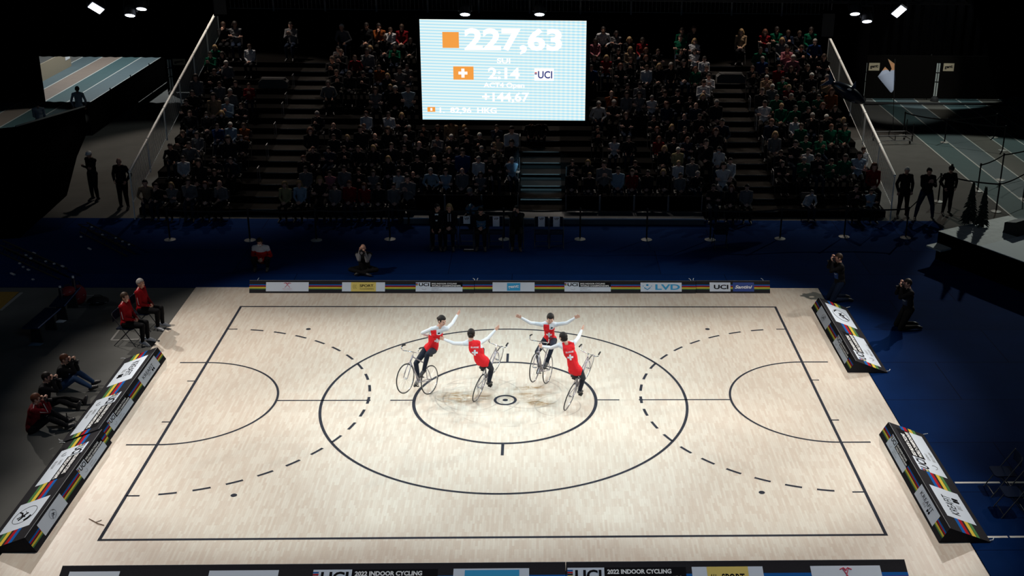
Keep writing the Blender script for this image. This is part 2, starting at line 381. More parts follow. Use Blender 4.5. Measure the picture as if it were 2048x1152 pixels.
tw = MB().tube([gr(178, 1038) + Vector((0, 0, .006)), gr(196, 1047, .012), gr(208, 1051) + Vector((0, 0, .006))], 0.008, 5).tube([gr(192, 1044, .01), gr(203, 1040, .006)], 0.006, 5).build('cable_scrap', m=mat('brown_cable', (0.12, 0.06, 0.03)))
tag(tw, 'short brown scrap of cable lying on the court near the left corner', 'cable')

BLUE = floor_mat('navy_carpet', (0.0022, 0.018, 0.085), (0.001, 0.006, 0.03), 6.0, 2.0, 0.012, 0.22, 0.9)
bc = MB()
bc.b2((-18, 6.93, -0.03), (13.6, 13.0, -0.012)); bc.b2((8.47, -12, -0.03), (13.6, 6.93, -0.012)); bc.b2((13.6, -12, -0.03), (19, 11.2, -0.012))
tag(bc.build('carpet', m=BLUE), 'navy blue carpet rolled out behind and to the right of the court', 'carpet')
wl = mat('white_floor_line', (0.6, 0.6, 0.57), 0.7)
for y0, y1, xs in ((-3.68, -3.62, (8.86, 9.75, 9.85, 11.5)), (-5.61, -5.55, (8.83, 9.2, 9.24, 9.6, 9.64, 11.5))):
    mb = MB()
    for i in range(0, len(xs), 2): mb.b2((xs[i], y0, -0.012), (xs[i + 1], y1, -0.008))
    tag(mb.build('floor_tape', m=wl), 'white taped line across the blue carpet, ' + ('level with the middle of the long right board' if y0 > -4 else 'level with the near end of the right board'), 'tape')
mb = MB()
for (a, b) in (((222, 678), (290, 676)), ((222, 678), (258, 632)), ((130, 589), (190, 589)), ((43, 583), (0, 619))):
    p, q = gr(*a), gr(*b); d = (q - p).normalized(); n = Vector((-d.y, d.x, 0)) * (0.025 if a != (43, 583) else 0.05)
    mb.add([p - n + Vector((0, 0, -0.027)), q - n + Vector((0, 0, -0.027)), q + n + Vector((0, 0, -0.027)), p + n + Vector((0, 0, -0.027))], [(0, 1, 2, 3)])
tag(mb.build('floor_line_marking', m=mat('worn_line', (0.25, 0.25, 0.24), 0.8)), 'thin pale court lines on the grey floor left of the court', 'marking', kind='structure')
ye = MB().b2((-17, 5.25, -0.03), (-13.1, 6.6, -0.024)).build('mat_field', m=mat('ochre_floor', (0.28, 0.16, 0.02), 0.8, var=0.2))
tag(ye, 'ochre yellow floor field with white edge at far left of the grey floor', 'floor field', kind='structure')

# running tracks left and right of the grandstand
def lane_track(name, x0, cols, y0, y1, label):
    root = empty(name, ((x0 + x0 + len(cols)) / 2, y0, -0.03), label=label, cat='track')
    cx = x0 + len(cols) / 2
    for i, c in enumerate(cols):
        q = MB().b2((x0 + i - cx, 0, 0.0), (x0 + i + 1 - cx, y1 - y0, 0.008)).build('lane', root, mat('lane_' + c, {'teal': (0.035, 0.075, 0.08), 'blue': (0.06, 0.09, 0.10), 'sand': (0.17, 0.135, 0.11), 'grey': (0.075, 0.072, 0.06)}[c], 0.8, var=0.12, scale=3))
    for i in range(len(cols) + 1):
        MB().b2((x0 + i - cx - 0.03, 0, 0.008), (x0 + i - cx + 0.03, y1 - y0, 0.012)).build('lane_line', root, mat('lane_line', (0.36, 0.38, 0.36), 0.7))
lane_track('running_track', -23, ['blue', 'sand', 'teal', 'blue'], 22.0, 43.5, 'blue and sand coloured running lanes in light, seen through gap behind the left drape')
lane_track('running_track', 16.33, ['teal', 'blue', 'grey', 'teal', 'teal', 'grey', 'teal'], 11.4, 43.5, 'teal running track with white lane lines right of the grandstand')

# ================================================================ boards around the court
IN_UP = Vector((0, 0.17, 0.30)); OUT_UP = Vector((0, -0.78, 0.30)); L_IN = IN_UP.length; L_OUT = OUT_UP.length
def face_pt(face, length, s, t, lift=0.0):
    """s along the reading direction from its left end, t up the slope 0..1"""
    if face == 'in':
        n = Vector((0, -0.30, 0.17)).normalized(); return Vector((s, 0.17 * t, 0.30 * t)) + n * lift
    n = Vector((0, 0.30, 0.78)).normalized(); return Vector((length - s, 0.95 - 0.78 * t, 0.30 * t)) + n * lift
def face_quad(mb, face, ln, s0, s1, t0, t1, m, lift):
    mb.quad(face_pt(face, ln, s0, t0, lift), face_pt(face, ln, s1, t0, lift), face_pt(face, ln, s1, t1, lift), face_pt(face, ln, s0, t1, lift), m)
def ftext(mb, face, ln, txt, s, t, h, m, w_=None, bold=0.02, shear=0.0, lift=0.006, rot=0.0):
    e = Vector((1, 0, 0)) if face == 'in' else Vector((-1, 0, 0)); up = (IN_UP if face == 'in' else OUT_UP).normalized()
    Lf = L_IN if face == 'in' else L_OUT
    if rot: e, up = e * math.cos(rot) + up * math.sin(rot), up * math.cos(rot) - e * math.sin(rot)
    put_text(mb, txt, face_pt(face, ln, s, t, lift), e, up, h * Lf, m, w_, bold, shear)
PINK = mat('print_crimson', (0.5, 0.02, 0.07)); CYAN = mat('print_cyan', (0.02, 0.30, 0.58)); PYEL = mat('print_yellow', (0.62, 0.5, 0.12)); NAVY = mat('print_navy', (0.01, 0.045, 0.25))
def art(parent, face, ln, kind, s0, s1, t0=0.14, t1=0.86):
    """one printed panel on a board face; s0..s1 along the reading direction"""
    pn = MB(); tx = MB(); W = s1 - s0; c = (s0 + s1) / 2; T = t1 - t0; Lf = L_IN if face == 'in' else L_OUT
    X = lambda a: s0 + a * W
    Y = lambda a: t0 + a * T
    e = Vector((1, 0, 0)) if face == 'in' else Vector((-1, 0, 0)); up = (IN_UP if face == 'in' else OUT_UP).normalized()
    P = lambda a, b, lift=0.006: face_pt(face, ln, X(a), Y(b), lift)
    def stroke(pts, r=0.008, m=C_BLK): tx.tube([P(*q) for q in pts], r * (1 if face == 'in' else 1.6), 4, m)
    if kind == 'worlds':
        face_quad(pn, face, ln, s0, s1, t0, Y(0.5), PANEL, 0.003); face_quad(pn, face, ln, s0, X(0.31), Y(0.5), t1, PANEL, 0.003)
        face_quad(pn, face, ln, X(0.31), s1, Y(0.5), t1, C_BLK, 0.0025)
        for i, mm in enumerate((C_BLUE, C_RED, C_BLK, C_YEL, C_GRN)): face_quad(tx, face, ln, s0, X(0.045), Y(0.88 - i * 0.06), Y(0.93 - i * 0.06), mm, 0.005)
        ftext(tx, face, ln, 'UCI', X(0.175), Y(0.75), 0.36 * T, C_BLK, W * 0.22, 0.03)
        ftext(tx, face, ln, '2022 INDOOR CYCLING', X(0.335 + 0.27), Y(0.86), 0.15 * T, C_WHT, W * 0.54, 0.035)
        ftext(tx, face, ln, 'WORLD CHAMPIONSHIPS', X(0.335 + 0.315), Y(0.63), 0.15 * T, C_WHT, W * 0.62, 0.035)
        ftext(tx, face, ln, 'GHENT', X(0.42), Y(0.33), 0.11 * T, C_GREY, W * 0.16, 0.0); ftext(tx, face, ln, 'BELGIUM', X(0.45), Y(0.14), 0.11 * T, C_GREY, W * 0.22, 0.0)
        stroke([(0.13, 0.3), (0.16, 0.2), (0.2, 0.18), (0.225, 0.27), (0.21, 0.36)], 0.004, C_GREY)
    else:
        face_quad(pn, face, ln, s0, s1, t0, t1, NAVY if kind == 'santini' else PANEL, 0.003)
    if kind == 'axes':
        stroke([(0.44, 0.42), (0.54, 0.9)], 0.006, PINK); stroke([(0.56, 0.42), (0.46, 0.9)], 0.006, PINK)
        stroke([(0.49, 0.84), (0.53, 0.93), (0.585, 0.87)], 0.007, PINK); stroke([(0.51, 0.84), (0.47, 0.93), (0.415, 0.87)], 0.007, PINK)
        for k in range(11):
            if k != 4: stroke([(0.39 + k * 0.02, 0.30), (0.404 + k * 0.02, 0.27 + 0.03 * (k % 2))], 0.003, PINK)
        for k in range(14): stroke([(0.40 + k * 0.0145, 0.14), (0.409 + k * 0.0145, 0.14)], 0.0022, PINK)
    if kind == 'sport':
        face_quad(pn, face, ln, X(0.21), X(0.79), t0, t1, PYEL, 0.0045)
        ftext(tx, face, ln, 'SPORT.', X(0.58), Y(0.62), 0.3 * T, C_BLK, W * 0.34, 0.02); ftext(tx, face, ln, 'VLAANDEREN', X(0.575), Y(0.27), 0.16 * T, C_BLK, W * 0.33, 0.0)
        for k in range(3): stroke([(0.27 + k * 0.03, 0.75), (0.255 + k * 0.03, 0.5), (0.28 + k * 0.03, 0.28)], 0.003)
    if kind == 'gent':
        v = []; r = 0.06 * Lf
        face_quad(pn, face, ln, X(0.345), X(0.66), Y(0.08), Y(0.92), CYAN, 0.0045)
        ftext(tx, face, ln, 'gent:', X(0.5), Y(0.48), 0.4 * T, C_WHT, W * 0.26, 0.02, rot=0.08)
    if kind == 'gentbig':
        face_quad(pn, face, ln, X(0.15), X(0.87), Y(0.05), Y(0.95), CYAN, 0.0045); ftext(tx, face, ln, 'gent:', X(0.5), Y(0.48), 0.45 * T, C_WHT, W * 0.5, 0.02)
    if kind == 'lvd':
        ftext(tx, face, ln, 'LVD', X(0.66), Y(0.5), 0.62 * T, CYAN, W * 0.6, 0.03)
        stroke([(0.05, 0.62), (0.08, 0.62)], 0.008, CYAN); stroke([(0.09, 0.45), (0.165, 0.22), (0.24, 0.45)], 0.013, CYAN); stroke([(0.25, 0.62), (0.28, 0.62)], 0.008, CYAN)
        tx.ball(P(0.165, 0.7), (0.035, 0.01, 0.035), CYAN, 10)
    if kind == 'uci': ftext(tx, face, ln, 'UCI', X(0.55), Y(0.5), 0.48 * T, C_BLK, W * 0.7, 0.03)
    if kind == 'santini': ftext(tx, face, ln, 'Santini', X(0.5), Y(0.5), 0.36 * T, C_WHT, W * 0.82, 0.03, 0.3)
    if kind == 'kreafit':
        ftext(tx, face, ln, 'KREAFIT', X(0.45), Y(0.6), 0.3 * T, C_BLK, W * 0.62, 0.0); ftext(tx, face, ln, 'EKE', X(0.45), Y(0.3), 0.16 * T, C_GREY, W * 0.14, 0.0)
        stroke([(0.62, 0.3), (0.7, 0.3)], 0.005)
        for q in (0.61, 0.635, 0.69, 0.715): stroke([(q, 0.2), (q, 0.4)], 0.009)
    if kind == 'emblem':
        q_ = 0.42 if face == 'in' else 1.0; y_ = 0.85 if face == 'in' else 1.0; E = lambda L0, r0, m0=C_BLK: stroke([(0.5 + (a - 0.5) * q_, 0.5 + (b - 0.5) * y_) for a, b in L0], r0 * (0.5 if face == 'in' else 0.8), m0)
        E([(0.5 + 0.28 * math.cos(a), 0.5 + 0.36 * math.sin(a)) for a in np.linspace(0, 2 * math.pi, 40)], 0.0035)
        E([(0.34, 0.24), (0.42, 0.38), (0.5, 0.42), (0.58, 0.56)], 0.013); E([(0.46, 0.6), (0.52, 0.5), (0.60, 0.47), (0.66, 0.40)], 0.011); E([(0.52, 0.45), (0.58, 0.30)], 0.008)
        E([(0.36, 0.45), (0.42, 0.50), (0.47, 0.58)], 0.005); E([(0.60, 0.77), (0.68, 0.71), (0.73, 0.62)], 0.012)
    if kind == 'plain': pass
    p = pn.build('printed_panel', parent)
    if tx.v: tx.build('lettering', p)
    return p
def board(name, loc, rz, ln, label, inner, outer, group='advertising boards around the court'):
    root = empty(name, loc, rz, label, 'advertising board', group)
    MB().prism([(0, 0), (0.17, 0.30), (0.95, 0)], 'x', 0, ln).build('wedge_body', root, FOAM)
    MB().tube([(0.0, 0.17, 0.301), (ln, 0.17, 0.301)], 0.004, 5).build('ridge_seam', root, C_GREY)
    for s in (0.0, ln):
        MB().tube([(abs(s - .03), 0.93, 0.02), (abs(s - .03), 0.99, 0.03), (s + (0.05 if s == 0 else -0.08), 1.02, 0.05)], 0.008, 5).build('pull_strap', root, C_WHT)
    for face, bands in (('in', ((0.30, 0.375, C_GRN), (0.375, 0.48, C_YEL), (0.53, 0.60, C_RED), (0.60, 0.69, C_BLUE))),
                        ('out', ((0.27, 0.35, C_GRN), (0.36, 0.46, C_YEL), (0.52, 0.61, C_RED), (0.61, 0.70, C_BLUE)))):
        mb = MB()
        for t0, t1, m in bands: face_quad(mb, face, ln, 0.0, ln, t0, t1, m, 0.002)
        mb.build('rainbow_stripes', root)
    for k, a, b in inner: art(root, 'in', ln, k, a, b)
    for k, a, b in outer: art(root, 'out', ln, k, a, b, 0.13, 0.86)
    return root
FX = lambda u: (u - 1019.3) / 74.15
def inner_far(lst, x0): return [(k, FX(a) - x0, FX(b) - x0) for k, a, b in lst]
Yf = 6.47
board('advertising_board', (-7.0, Yf, 0), 0, 6.0, 'board behind the court, left piece with red crossed axes and yellow panel',
      inner_far([('axes', 533, 617), ('sport', 683, 768), ('worlds', 829, 922)], -7.0), [])
board('advertising_board', (-0.99, Yf + 0.012, 0), 0, 6.0, 'board behind the court, middle piece with light blue panel at its left end',
      inner_far([('gent', 982, 1066), ('worlds', 1126, 1219), ('lvd', 1279, 1362)], -0.99), [])
board('advertising_board', (5.02, Yf + 0.03, 0), 0, 2.02, 'short end board behind the court with small white and navy panels',
      inner_far([('uci', 1419, 1461), ('santini', 1466, 1509)], 5.02), [])
# left boards: reading direction +y on the inner face, -y on the outer
board('advertising_board', (-7.93, -5.88, 0), math.pi / 2, 3.98, 'near left board with round emblem panel, closest to the corner',
      [('emblem', 0.46, 1.55), ('worlds', 2.42, 3.75)], [('worlds', 3.98 - 3.55, 3.98 - 2.16), ('emblem', 3.98 - 1.49, 3.98 - 0.47)])
board('advertising_board', (-8.0, -1.88, 0), math.pi / 2, 4.1, 'left board, far piece reaching the seated coaches, beside the sitting photographers',
      [('worlds', 0.40, 1.73), ('kreafit', 2.49, 3.71)], [('kreafit', 4.1 - 3.75, 4.1 - 2.48), ('worlds', 4.1 - 1.82, 4.1 - 0.2)])
# right boards: reading direction -y on the inner face, +y on the outer
board('advertising_board', (7.95, 5.45, 0), -math.pi / 2, 4.05, 'shorter right board at the far corner, photographer kneeling at its end',
      [('emblem', 0.49, 1.59), ('worlds', 2.4, 3.65)], [('worlds', 4.05 - 3.84, 4.05 - 2.17), ('emblem', 4.05 - 1.55, 4.05 - 0.28)])
board('advertising_board', (7.88, -1.67, 0), -math.pi / 2, 4.1, 'near right board beside the navy carpet, fully lit',
      [('worlds', 0.46, 1.69), ('kreafit', 2.48, 3.63)], [('kreafit', 4.1 - 3.61, 4.1 - 2.5), ('worlds', 4.1 - 1.91, 4.1 - 0.18)])
# near boards: we see their outer face; x from right to left
def outer_near(lst, x1): return [(k, a - (x1 - 0) , b - (x1 - 0)) for k, a, b in lst]
yn = -6.57
for x0, x1, lst, lab in ((-7.15, 1.18, [('plain', -7.0, -6.18), ('plain', -4.72, -3.58), ('worlds', -3.01, -0.95), ('gentbig', -0.69, 0.57)], 'near board along the bottom of the court, left piece'),
                         (1.19, 6.95, [('worlds', 1.14, 3.2), ('sport', 3.3, 4.5), ('axes', 5.31, 6.5)], 'near board along the bottom of the court, right piece with yellow panel')):
    ln = x1 - x0
    board('advertising_board', (x1, yn, 0), math.pi, ln, lab, [], [(k, max(0.02, a - x0), b - x0) for k, a, b in lst])

# ================================================================ video screen
SY = 12.0
TL, TR, BL, BR = at(839, 38, SY), at(1173, 42, SY), at(845, 240, SY), at(1170, 240, SY)
SX0, SX1 = (TL.x + BL.x) / 2, (TR.x + BR.x) / 2; SZ0, SZ1 = (BL.z + BR.z) / 2, (TL.z + TR.z) / 2
scr = empty('video_screen', ((SX0 + SX1) / 2, SY, SZ0), label='big bright video wall hanging before the grandstand, scores on pale blue', cat='screen')
hw, hh = (SX1 - SX0) / 2, (SZ1 - SZ0)
MB().b2((-hw - 0.12, 0.02, -0.12), (hw + 0.12, 0.3, hh + 0.12)).build('screen_frame', scr, DRAPE)
def screen_mat():
    m, nt, b = nt_new('led_picture', 0.5, 0.1); b.inputs['Base Color'].default_value = (0.01, 0.01, 0.01, 1)
    tc = N(nt, 'ShaderNodeTexCoord'); sp = N(nt, 'ShaderNodeSeparateXYZ'); L(nt, tc.outputs['Object'], sp.inputs[0])
    wv = N(nt, 'ShaderNodeMath', operation='MULTIPLY'); L(nt, sp.outputs['Z'], wv.inputs[0]); wv.inputs[1].default_value = 2 * math.pi / 0.088
    tilt = N(nt, 'ShaderNodeMath', operation='MULTIPLY'); L(nt, sp.outputs['X'], tilt.inputs[0]); tilt.inputs[1].default_value = 1.4
    ad = N(nt, 'ShaderNodeMath', operation='ADD'); L(nt, wv.outputs[0], ad.inputs[0]); L(nt, tilt.outputs[0], ad.inputs[1])
    si = N(nt, 'ShaderNodeMath', operation='SINE'); L(nt, ad.outputs[0], si.inputs[0])
    wx = N(nt, 'ShaderNodeMath', operation='MULTIPLY'); L(nt, sp.outputs['X'], wx.inputs[0]); wx.inputs[1].default_value = 2 * math.pi / 0.14
    sx = N(nt, 'ShaderNodeMath', operation='SINE'); L(nt, wx.outputs[0], sx.inputs[0])
    am = N(nt, 'ShaderNodeMapRange'); am.inputs['From Min'].default_value = 0.0; am.inputs['From Max'].default_value = hw; am.inputs['To Max'].default_value = 0.45; L(nt, sp.outputs['X'], am.inputs['Value'])
    ml = N(nt, 'ShaderNodeMath', operation='MULTIPLY'); L(nt, sx.outputs[0], ml.inputs[0]); L(nt, am.outputs[0], ml.inputs[1])
    a2 = N(nt, 'ShaderNodeMath', operation='ADD'); L(nt, si.outputs[0], a2.inputs[0]); L(nt, ml.outputs[0], a2.inputs[1])
    r = N(nt, 'ShaderNodeMapRange'); r.inputs['From Min'].default_value = -1.2; r.inputs['From Max'].default_value = 1.2; L(nt, a2.outputs[0], r.inputs['Value'])
    cr = N(nt, 'ShaderNodeMix', data_type='RGBA'); cr.inputs[6].default_value = (0.40, 0.78, 0.95, 1); cr.inputs[7].default_value = (0.95, 0.99, 0.93, 1); L(nt, r.outputs[0], cr.inputs[0])
    L(nt, cr.outputs[2], b.inputs['Emission Color']); b.inputs['Emission Strength'].default_value = 0.98; return m
def glow(n, c, s=1.0): return mat(n, c, 0.5, emit=s)
G_W = glow('led_white', (1, 1, 1), 1.05); G_O = glow('led_orange', (1.0, 0.38, 0.06), 0.9); G_N = glow('led_navy', (0.02, 0.035, 0.22), 0.9); G_R = glow('led_red', (0.7, 0.08, 0.08), 0.8)
MB().quad((-hw, 0, 0), (hw, 0, 0), (hw, 0, hh), (-hw, 0, hh)).build('picture_surface', scr, screen_mat())
def sxy(x, y): return Vector((-hw + (x - 105) / 1580 * 2 * hw, -0.006, hh * (1 - (y - 90) / 962)))
kx = 2 * hw / 1580; kz = hh / 962
def srect(mb, x0, y0, x1, y1, m, d=0.0):
    a, b = sxy(x0, y1), sxy(x1, y0); mb.quad((a.x, -0.006 - d, a.z), (b.x, -0.006 - d, a.z), (b.x, -0.006 - d, b.z), (a.x, -0.006 - d, b.z), m)
def stext(txt, x0, y0, x1, y1, m, bold=0.03, d=0.004):
    mb = MB(); c = sxy((x0 + x1) / 2, (y0 + y1) / 2); c.y -= d; put_text(mb, txt, c, (1, 0, 0), (0, 0, 1), (y1 - y0) * kz, m, (x1 - x0) * kx, bold); return mb.build('caption', scr)
mb = MB(); srect(mb, 317, 207, 473, 357, G_O); mb.build('orange_square', scr)
mb = MB(); srect(mb, 413, 533, 607, 660, G_O); srect(mb, 462, 582, 548, 610, G_W, .003); srect(mb, 490, 553, 520, 640, G_W, .004); mb.build('flag_icon', scr)
mb = MB(); srect(mb, 155, 928, 230, 975, G_O); srect(mb, 183, 938, 202, 965, G_W, .003); mb.build('flag_icon', scr)
mb = MB(); srect(mb, 1190, 545, 1378, 665, G_W); srect(mb, 1193, 582, 1215, 592, G_R, .003); srect(mb, 1193, 594, 1215, 604, G_N, .003); mb.build('logo_box', scr)
stext('227,63', 525, 163, 1455, 415, G_W, 0.035); stext('SUI', 832, 450, 960, 500, G_W); stext('2:14', 745, 540, 1050, 655, G_W)
stext('UCI', 1225, 570, 1362, 642, G_N, 0.02, 0.006); stext('ACT4 Open', 700, 685, 1095, 748, G_W); stext('+144,67', 685, 778, 1140, 885, G_W); stext('1.  82,96  HKG', 272, 930, 825, 995, G_W)

# black trusses that carry the screen and the lamps
def truss(p, q, label, s=0.29):
    p, q = Vector(p), Vector(q); d = (q - p); n = int(d.length / 0.5); u = d.normalized(); a = Vector((0, 0, 1)); b = u.cross(a).normalized()
    mb = MB(); off = [(a * i + b * j) * s / 2 for i in (-1, 1) for j in (-1, 1)]
    for o_ in off: mb.tube([p + o_ - p, q + o_ - p], 0.025, 6)
    for k in range(n):
        t0, t1 = d * (k / n), d * ((k + 1) / n)
        for i, j in ((0, 1), (1, 3), (3, 2), (2, 0)): mb.tube([t0 + off[i], t1 + off[j]], 0.01, 4)
    o = mb.build('lighting_truss', m=BLACK); o.location = p; return tag(o, label, 'truss', 'black lighting trusses')
truss((-13.5, SY + 0.1, SZ1 + 0.75), (13.5, SY + 0.1, SZ1 + 0.75), 'black lattice truss across the hall above the video wall')
LAMP = mat('lamp_lens', (0.8, 0.86, 1.0), emit=9.0); GLOWB = mat('blue_housing_light', (0.12, 0.2, 0.9), emit=0.6)
def moving_head(u, v, label, Y=11.6):
    p = at(u, v, Y); root = empty('moving_head_lamp', (p.x, p.y, p.z), 0, label, 'stage lamp', 'stage lamps on the truss'); root.rotation_euler = (-0.46, 0, 0)
    MB().tube([(0, 0, 0), (0, 0, 0.07), (0, 0, 0.2), (0, 0, 0.3)], [0.16, 0.165, 0.15, 0.1], 20).build('lamp_head', root, BLACK)
    MB().disc((0, 0, -0.002), 0.15, n=24).build('base_ring', root, STEEL)
    mb = MB()
    for r_, k in ((0, 1), (0.055, 6), (0.11, 12)):
        for i in range(k): a = 2 * math.pi * i / k; mb.disc((r_ * math.cos(a), r_ * math.sin(a), -0.006), 0.027, n=8)
    mb.build('lens', root, LAMP)
    MB().b2((-0.2, -0.03, 0.1), (-0.175, 0.03, 0.48)).b2((0.175, -0.03, 0.1), (0.2, 0.03, 0.48)).b2((-0.2, -0.03, 0.46), (0.2, 0.03, 0.5)).build('yoke', root, BLACK)
    MB().b2((-0.03, -0.03, 0.5), (0.03, 0.03, 0.62)).build('clamp', root, BLACK)
for u, v, lb in ((260, 31, 'round stage lamp, lower of the two near the grandstand top left'), (283, 18, 'round stage lamp, higher one above the grandstand left end'),
                 (930, 29, 'round stage lamp hanging over the left half of the video wall'), (1079, 29, 'round stage lamp hanging over the right half of the video wall'),
                 (1710, 28, 'round stage lamp above the right railing, nearer the stand'), (1734, 43, 'round stage lamp above the right railing, lower one')):
    moving_head(u, v, lb)
for (u, v, rz, tilt, lb) in ((193, 14, 0.5, 0.9, 'square floodlight panel glowing white at top left corner'), (1797, 21, -0.5, -1.15, 'slim floodlight panel glowing white at top right corner')):
    p = at(u, v, 11.6); root = empty('floodlight_panel', p, rz, lb, 'floodlight')
    b_ = MB().box((0, 0, 0), (0.42, 0.32, 0.08)).build('housing', root, BLACK); b_.rotation_euler = (-0.75, tilt * 0.7, 0)
    l_ = MB().box((0, 0, -0.05), (0.36, 0.26, 0.01)).build('diffuser', root, LAMP); l_.rotation_euler = (-0.75, tilt * 0.7, 0)
    MB().tube([(-0.24, 0, 0), (-0.24, 0, 0.3), (0.24, 0, 0.3), (0.24, 0, 0)], 0.012, 6).build('bracket', root, BLACK)
for u, v, lb in ((1653, 50, 'black hanging loudspeaker covering the top of the right railing'), (443, 5, 'black hanging loudspeaker near the top of the left railing')):
    p = at(u, v, 11.0); root = empty('hanging_loudspeaker', (p.x, p.y, p.z - 0.35), 0, lb, 'loudspeaker', 'hanging loudspeakers')
    MB().prism([(-0.2, -0.2), (0.2, -0.2), (0.14, 0.2), (-0.14, 0.2)], 'z', 0, 0.75).build('cabinet', root, DRAPE)
    MB().b2((-0.17, -0.215, 0.05), (0.17, -0.2, 0.7)).build('grille', root, BLACK)
    MB().tube([(0, 0, 0.75), (0, 0, 1.4)], 0.02, 6).build('hanger', root, BLACK)
V = Vector
# ================================================================ grandstand
D_, R_, Y1, Z1 = 0.75, 0.193, 13.35, 0.2
NR = 15
def deck_y(k): return 0.0 if k < 1 else Y1 + D_ * (k - 1)
def deck_z(k): return -0.012 if k < 1 else Z1 + R_ * (k - 1)
AISLES = ((-8.45, -7.2), (0.15, 1.5), (7.35, 8.55))
XL, XR = -11.95, 12.05
gs = empty('grandstand', (0, 13.35, -0.012), 0, 'dark tiered grandstand with three stair aisles filling the far end', 'grandstand')
blocks = ((XL, -8.45), (-7.2, 0.15), (1.5, 7.35), (8.55, XR))
mbk = MB()
for k in range(1, NR + 1):
    y = deck_y(k) - 13.35; z = deck_z(k) + 0.012
    last = 2.2 if k == NR else D_
    for a, b in blocks:
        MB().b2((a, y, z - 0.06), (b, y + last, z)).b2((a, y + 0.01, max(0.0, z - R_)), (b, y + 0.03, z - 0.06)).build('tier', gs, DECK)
for a, b in AISLES:
    for k in range(1, NR + 1):
        y = deck_y(k) - 13.35; z = deck_z(k) + 0.012
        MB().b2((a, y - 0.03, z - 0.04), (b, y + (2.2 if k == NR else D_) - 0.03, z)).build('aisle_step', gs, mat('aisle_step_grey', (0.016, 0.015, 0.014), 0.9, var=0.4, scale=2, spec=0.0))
        MB().b2((a + 0.05, y - 0.036, z - 0.035), (b - 0.05, y - 0.03, z + 0.004)).build('step_nosing', gs, mat('step_nosing_alu', (0.07, 0.07, 0.066), 0.6))
wk = MB().b2((-3.5, 12.52 - 13.35, 0.0), (6.0, -0.01, 0.21)).build('front_walkway', gs, mat('walkway_deck', (0.07, 0.085, 0.10), 0.6, var=0.2, scale=3))
MB().b2((-3.5, 12.50 - 13.35, 0.17), (6.0, 12.52 - 13.35, 0.215)).build('walkway_edge', gs, mat('walkway_edge_alu', (0.5, 0.55, 0.6), 0.5))
MB().b2((XL, -0.002, 0.0), (-3.51, 0.008, 0.15)).b2((6.01, -0.002, 0.0), (XR, 0.008, 0.15)).build('front_fascia', gs, DRAPE)
MB().b2((XL, 0.1, 0.0), (XL + 0.03, 12.6, 0.15)).b2((XR - 0.03, 0.1, 0), (XR, 12.6, 0.15)).build('side_fascia', gs, DRAPE)

def rail_panel(name, p, q, label, h=1.05, step=0.11, m=RAILW, group=None, cat='railing', r=0.044):
    """guard rail between two floor points with tube top rail, posts and thin balusters"""
    p, q = Vector(p), Vector(q); root = empty(name, p, 0, label, cat, group); d = q - p; n = max(2, int(Vector((d.x, d.y, 0)).length / step))
    up = Vector((0, 0, h))
    MB().tube([up, d + up], r, 8).build('top_rail', root, m)
    MB().tube([Vector((0, 0, 0)), up], 0.02, 8).build('post', root, m); MB().tube([d, d + up], 0.02, 8).build('post', root, m)
    MB().tube([Vector((0, 0, 0.1)), d + Vector((0, 0, 0.1))], 0.014, 6).build('bottom_rail', root, m)
    mb = MB()
    for i in range(1, n): c = d * (i / n); mb.tube([c + Vector((0, 0, 0.1)), c + up], 0.008, 4, caps=False)
    mb.build('balusters', root, mat('baluster_grey', (0.4, 0.4, 0.37), 0.5)); return root
ordn = ['first', 'second', 'third', 'fourth', 'fifth', 'sixth', 'seventh', 'eighth', 'ninth', 'tenth', 'eleventh', 'twelfth', 'thirteenth', 'fourteenth', 'fifteenth', 'sixteenth']
for side, X in (('left', -11.95), ('right', 12.07)):
    ys = [12.85, 14.9, 17.0, 19.1, 21.2, 23.3] + ([25.2] if side == 'left' else [])
    for i in range(len(ys) - 1):
        z = lambda y: 0.42 + (y - 12.8) * 0.257
        if side == 'left' and i == 0: pass
        y0, y1 = ys[i] + 0.02, ys[i + 1] - 0.02
        rail_panel('side_railing', (X, y0, z(y0)), (X, y1, z(y1)), 'galvanised sloping railing panel on the %s flank of the grandstand, %s from the bottom' % (side, ordn[i]), group='%s side railings' % side, h=1.1)
    MB_ = MB().tube([(X, 12.86, -0.01), (X, 12.86, 0.45)], 0.02, 8).build('railing_foot', m=RAILW); tag(MB_, 'short post carrying the lowest %s railing panel' % side, 'post')
zb = at(1200, 29, 27.0).z
i = 0
for x0 in np.arange(-12.2, 13.0, 2.1):
    x1 = min(x0 + 2.06, 14.2)
    rail_panel('rear_railing', (x0, 27.0, zb), (x1, 27.0, zb), 'dim upright bars of the high rear railing, panel %s from the left end' % ordn[i], h=1.3, step=0.165, group='rear railings', m=mat('rear_rail', (0.3, 0.3, 0.29), 0.5, 0.2)); i += 1
rb = MB().b2((-12.4, 26.0, -0.02), (14.4, 29.0, zb)).build('rear_platform', m=DRAPE); tag(rb, 'black draped platform behind the last row carrying the rear railing', 'platform')

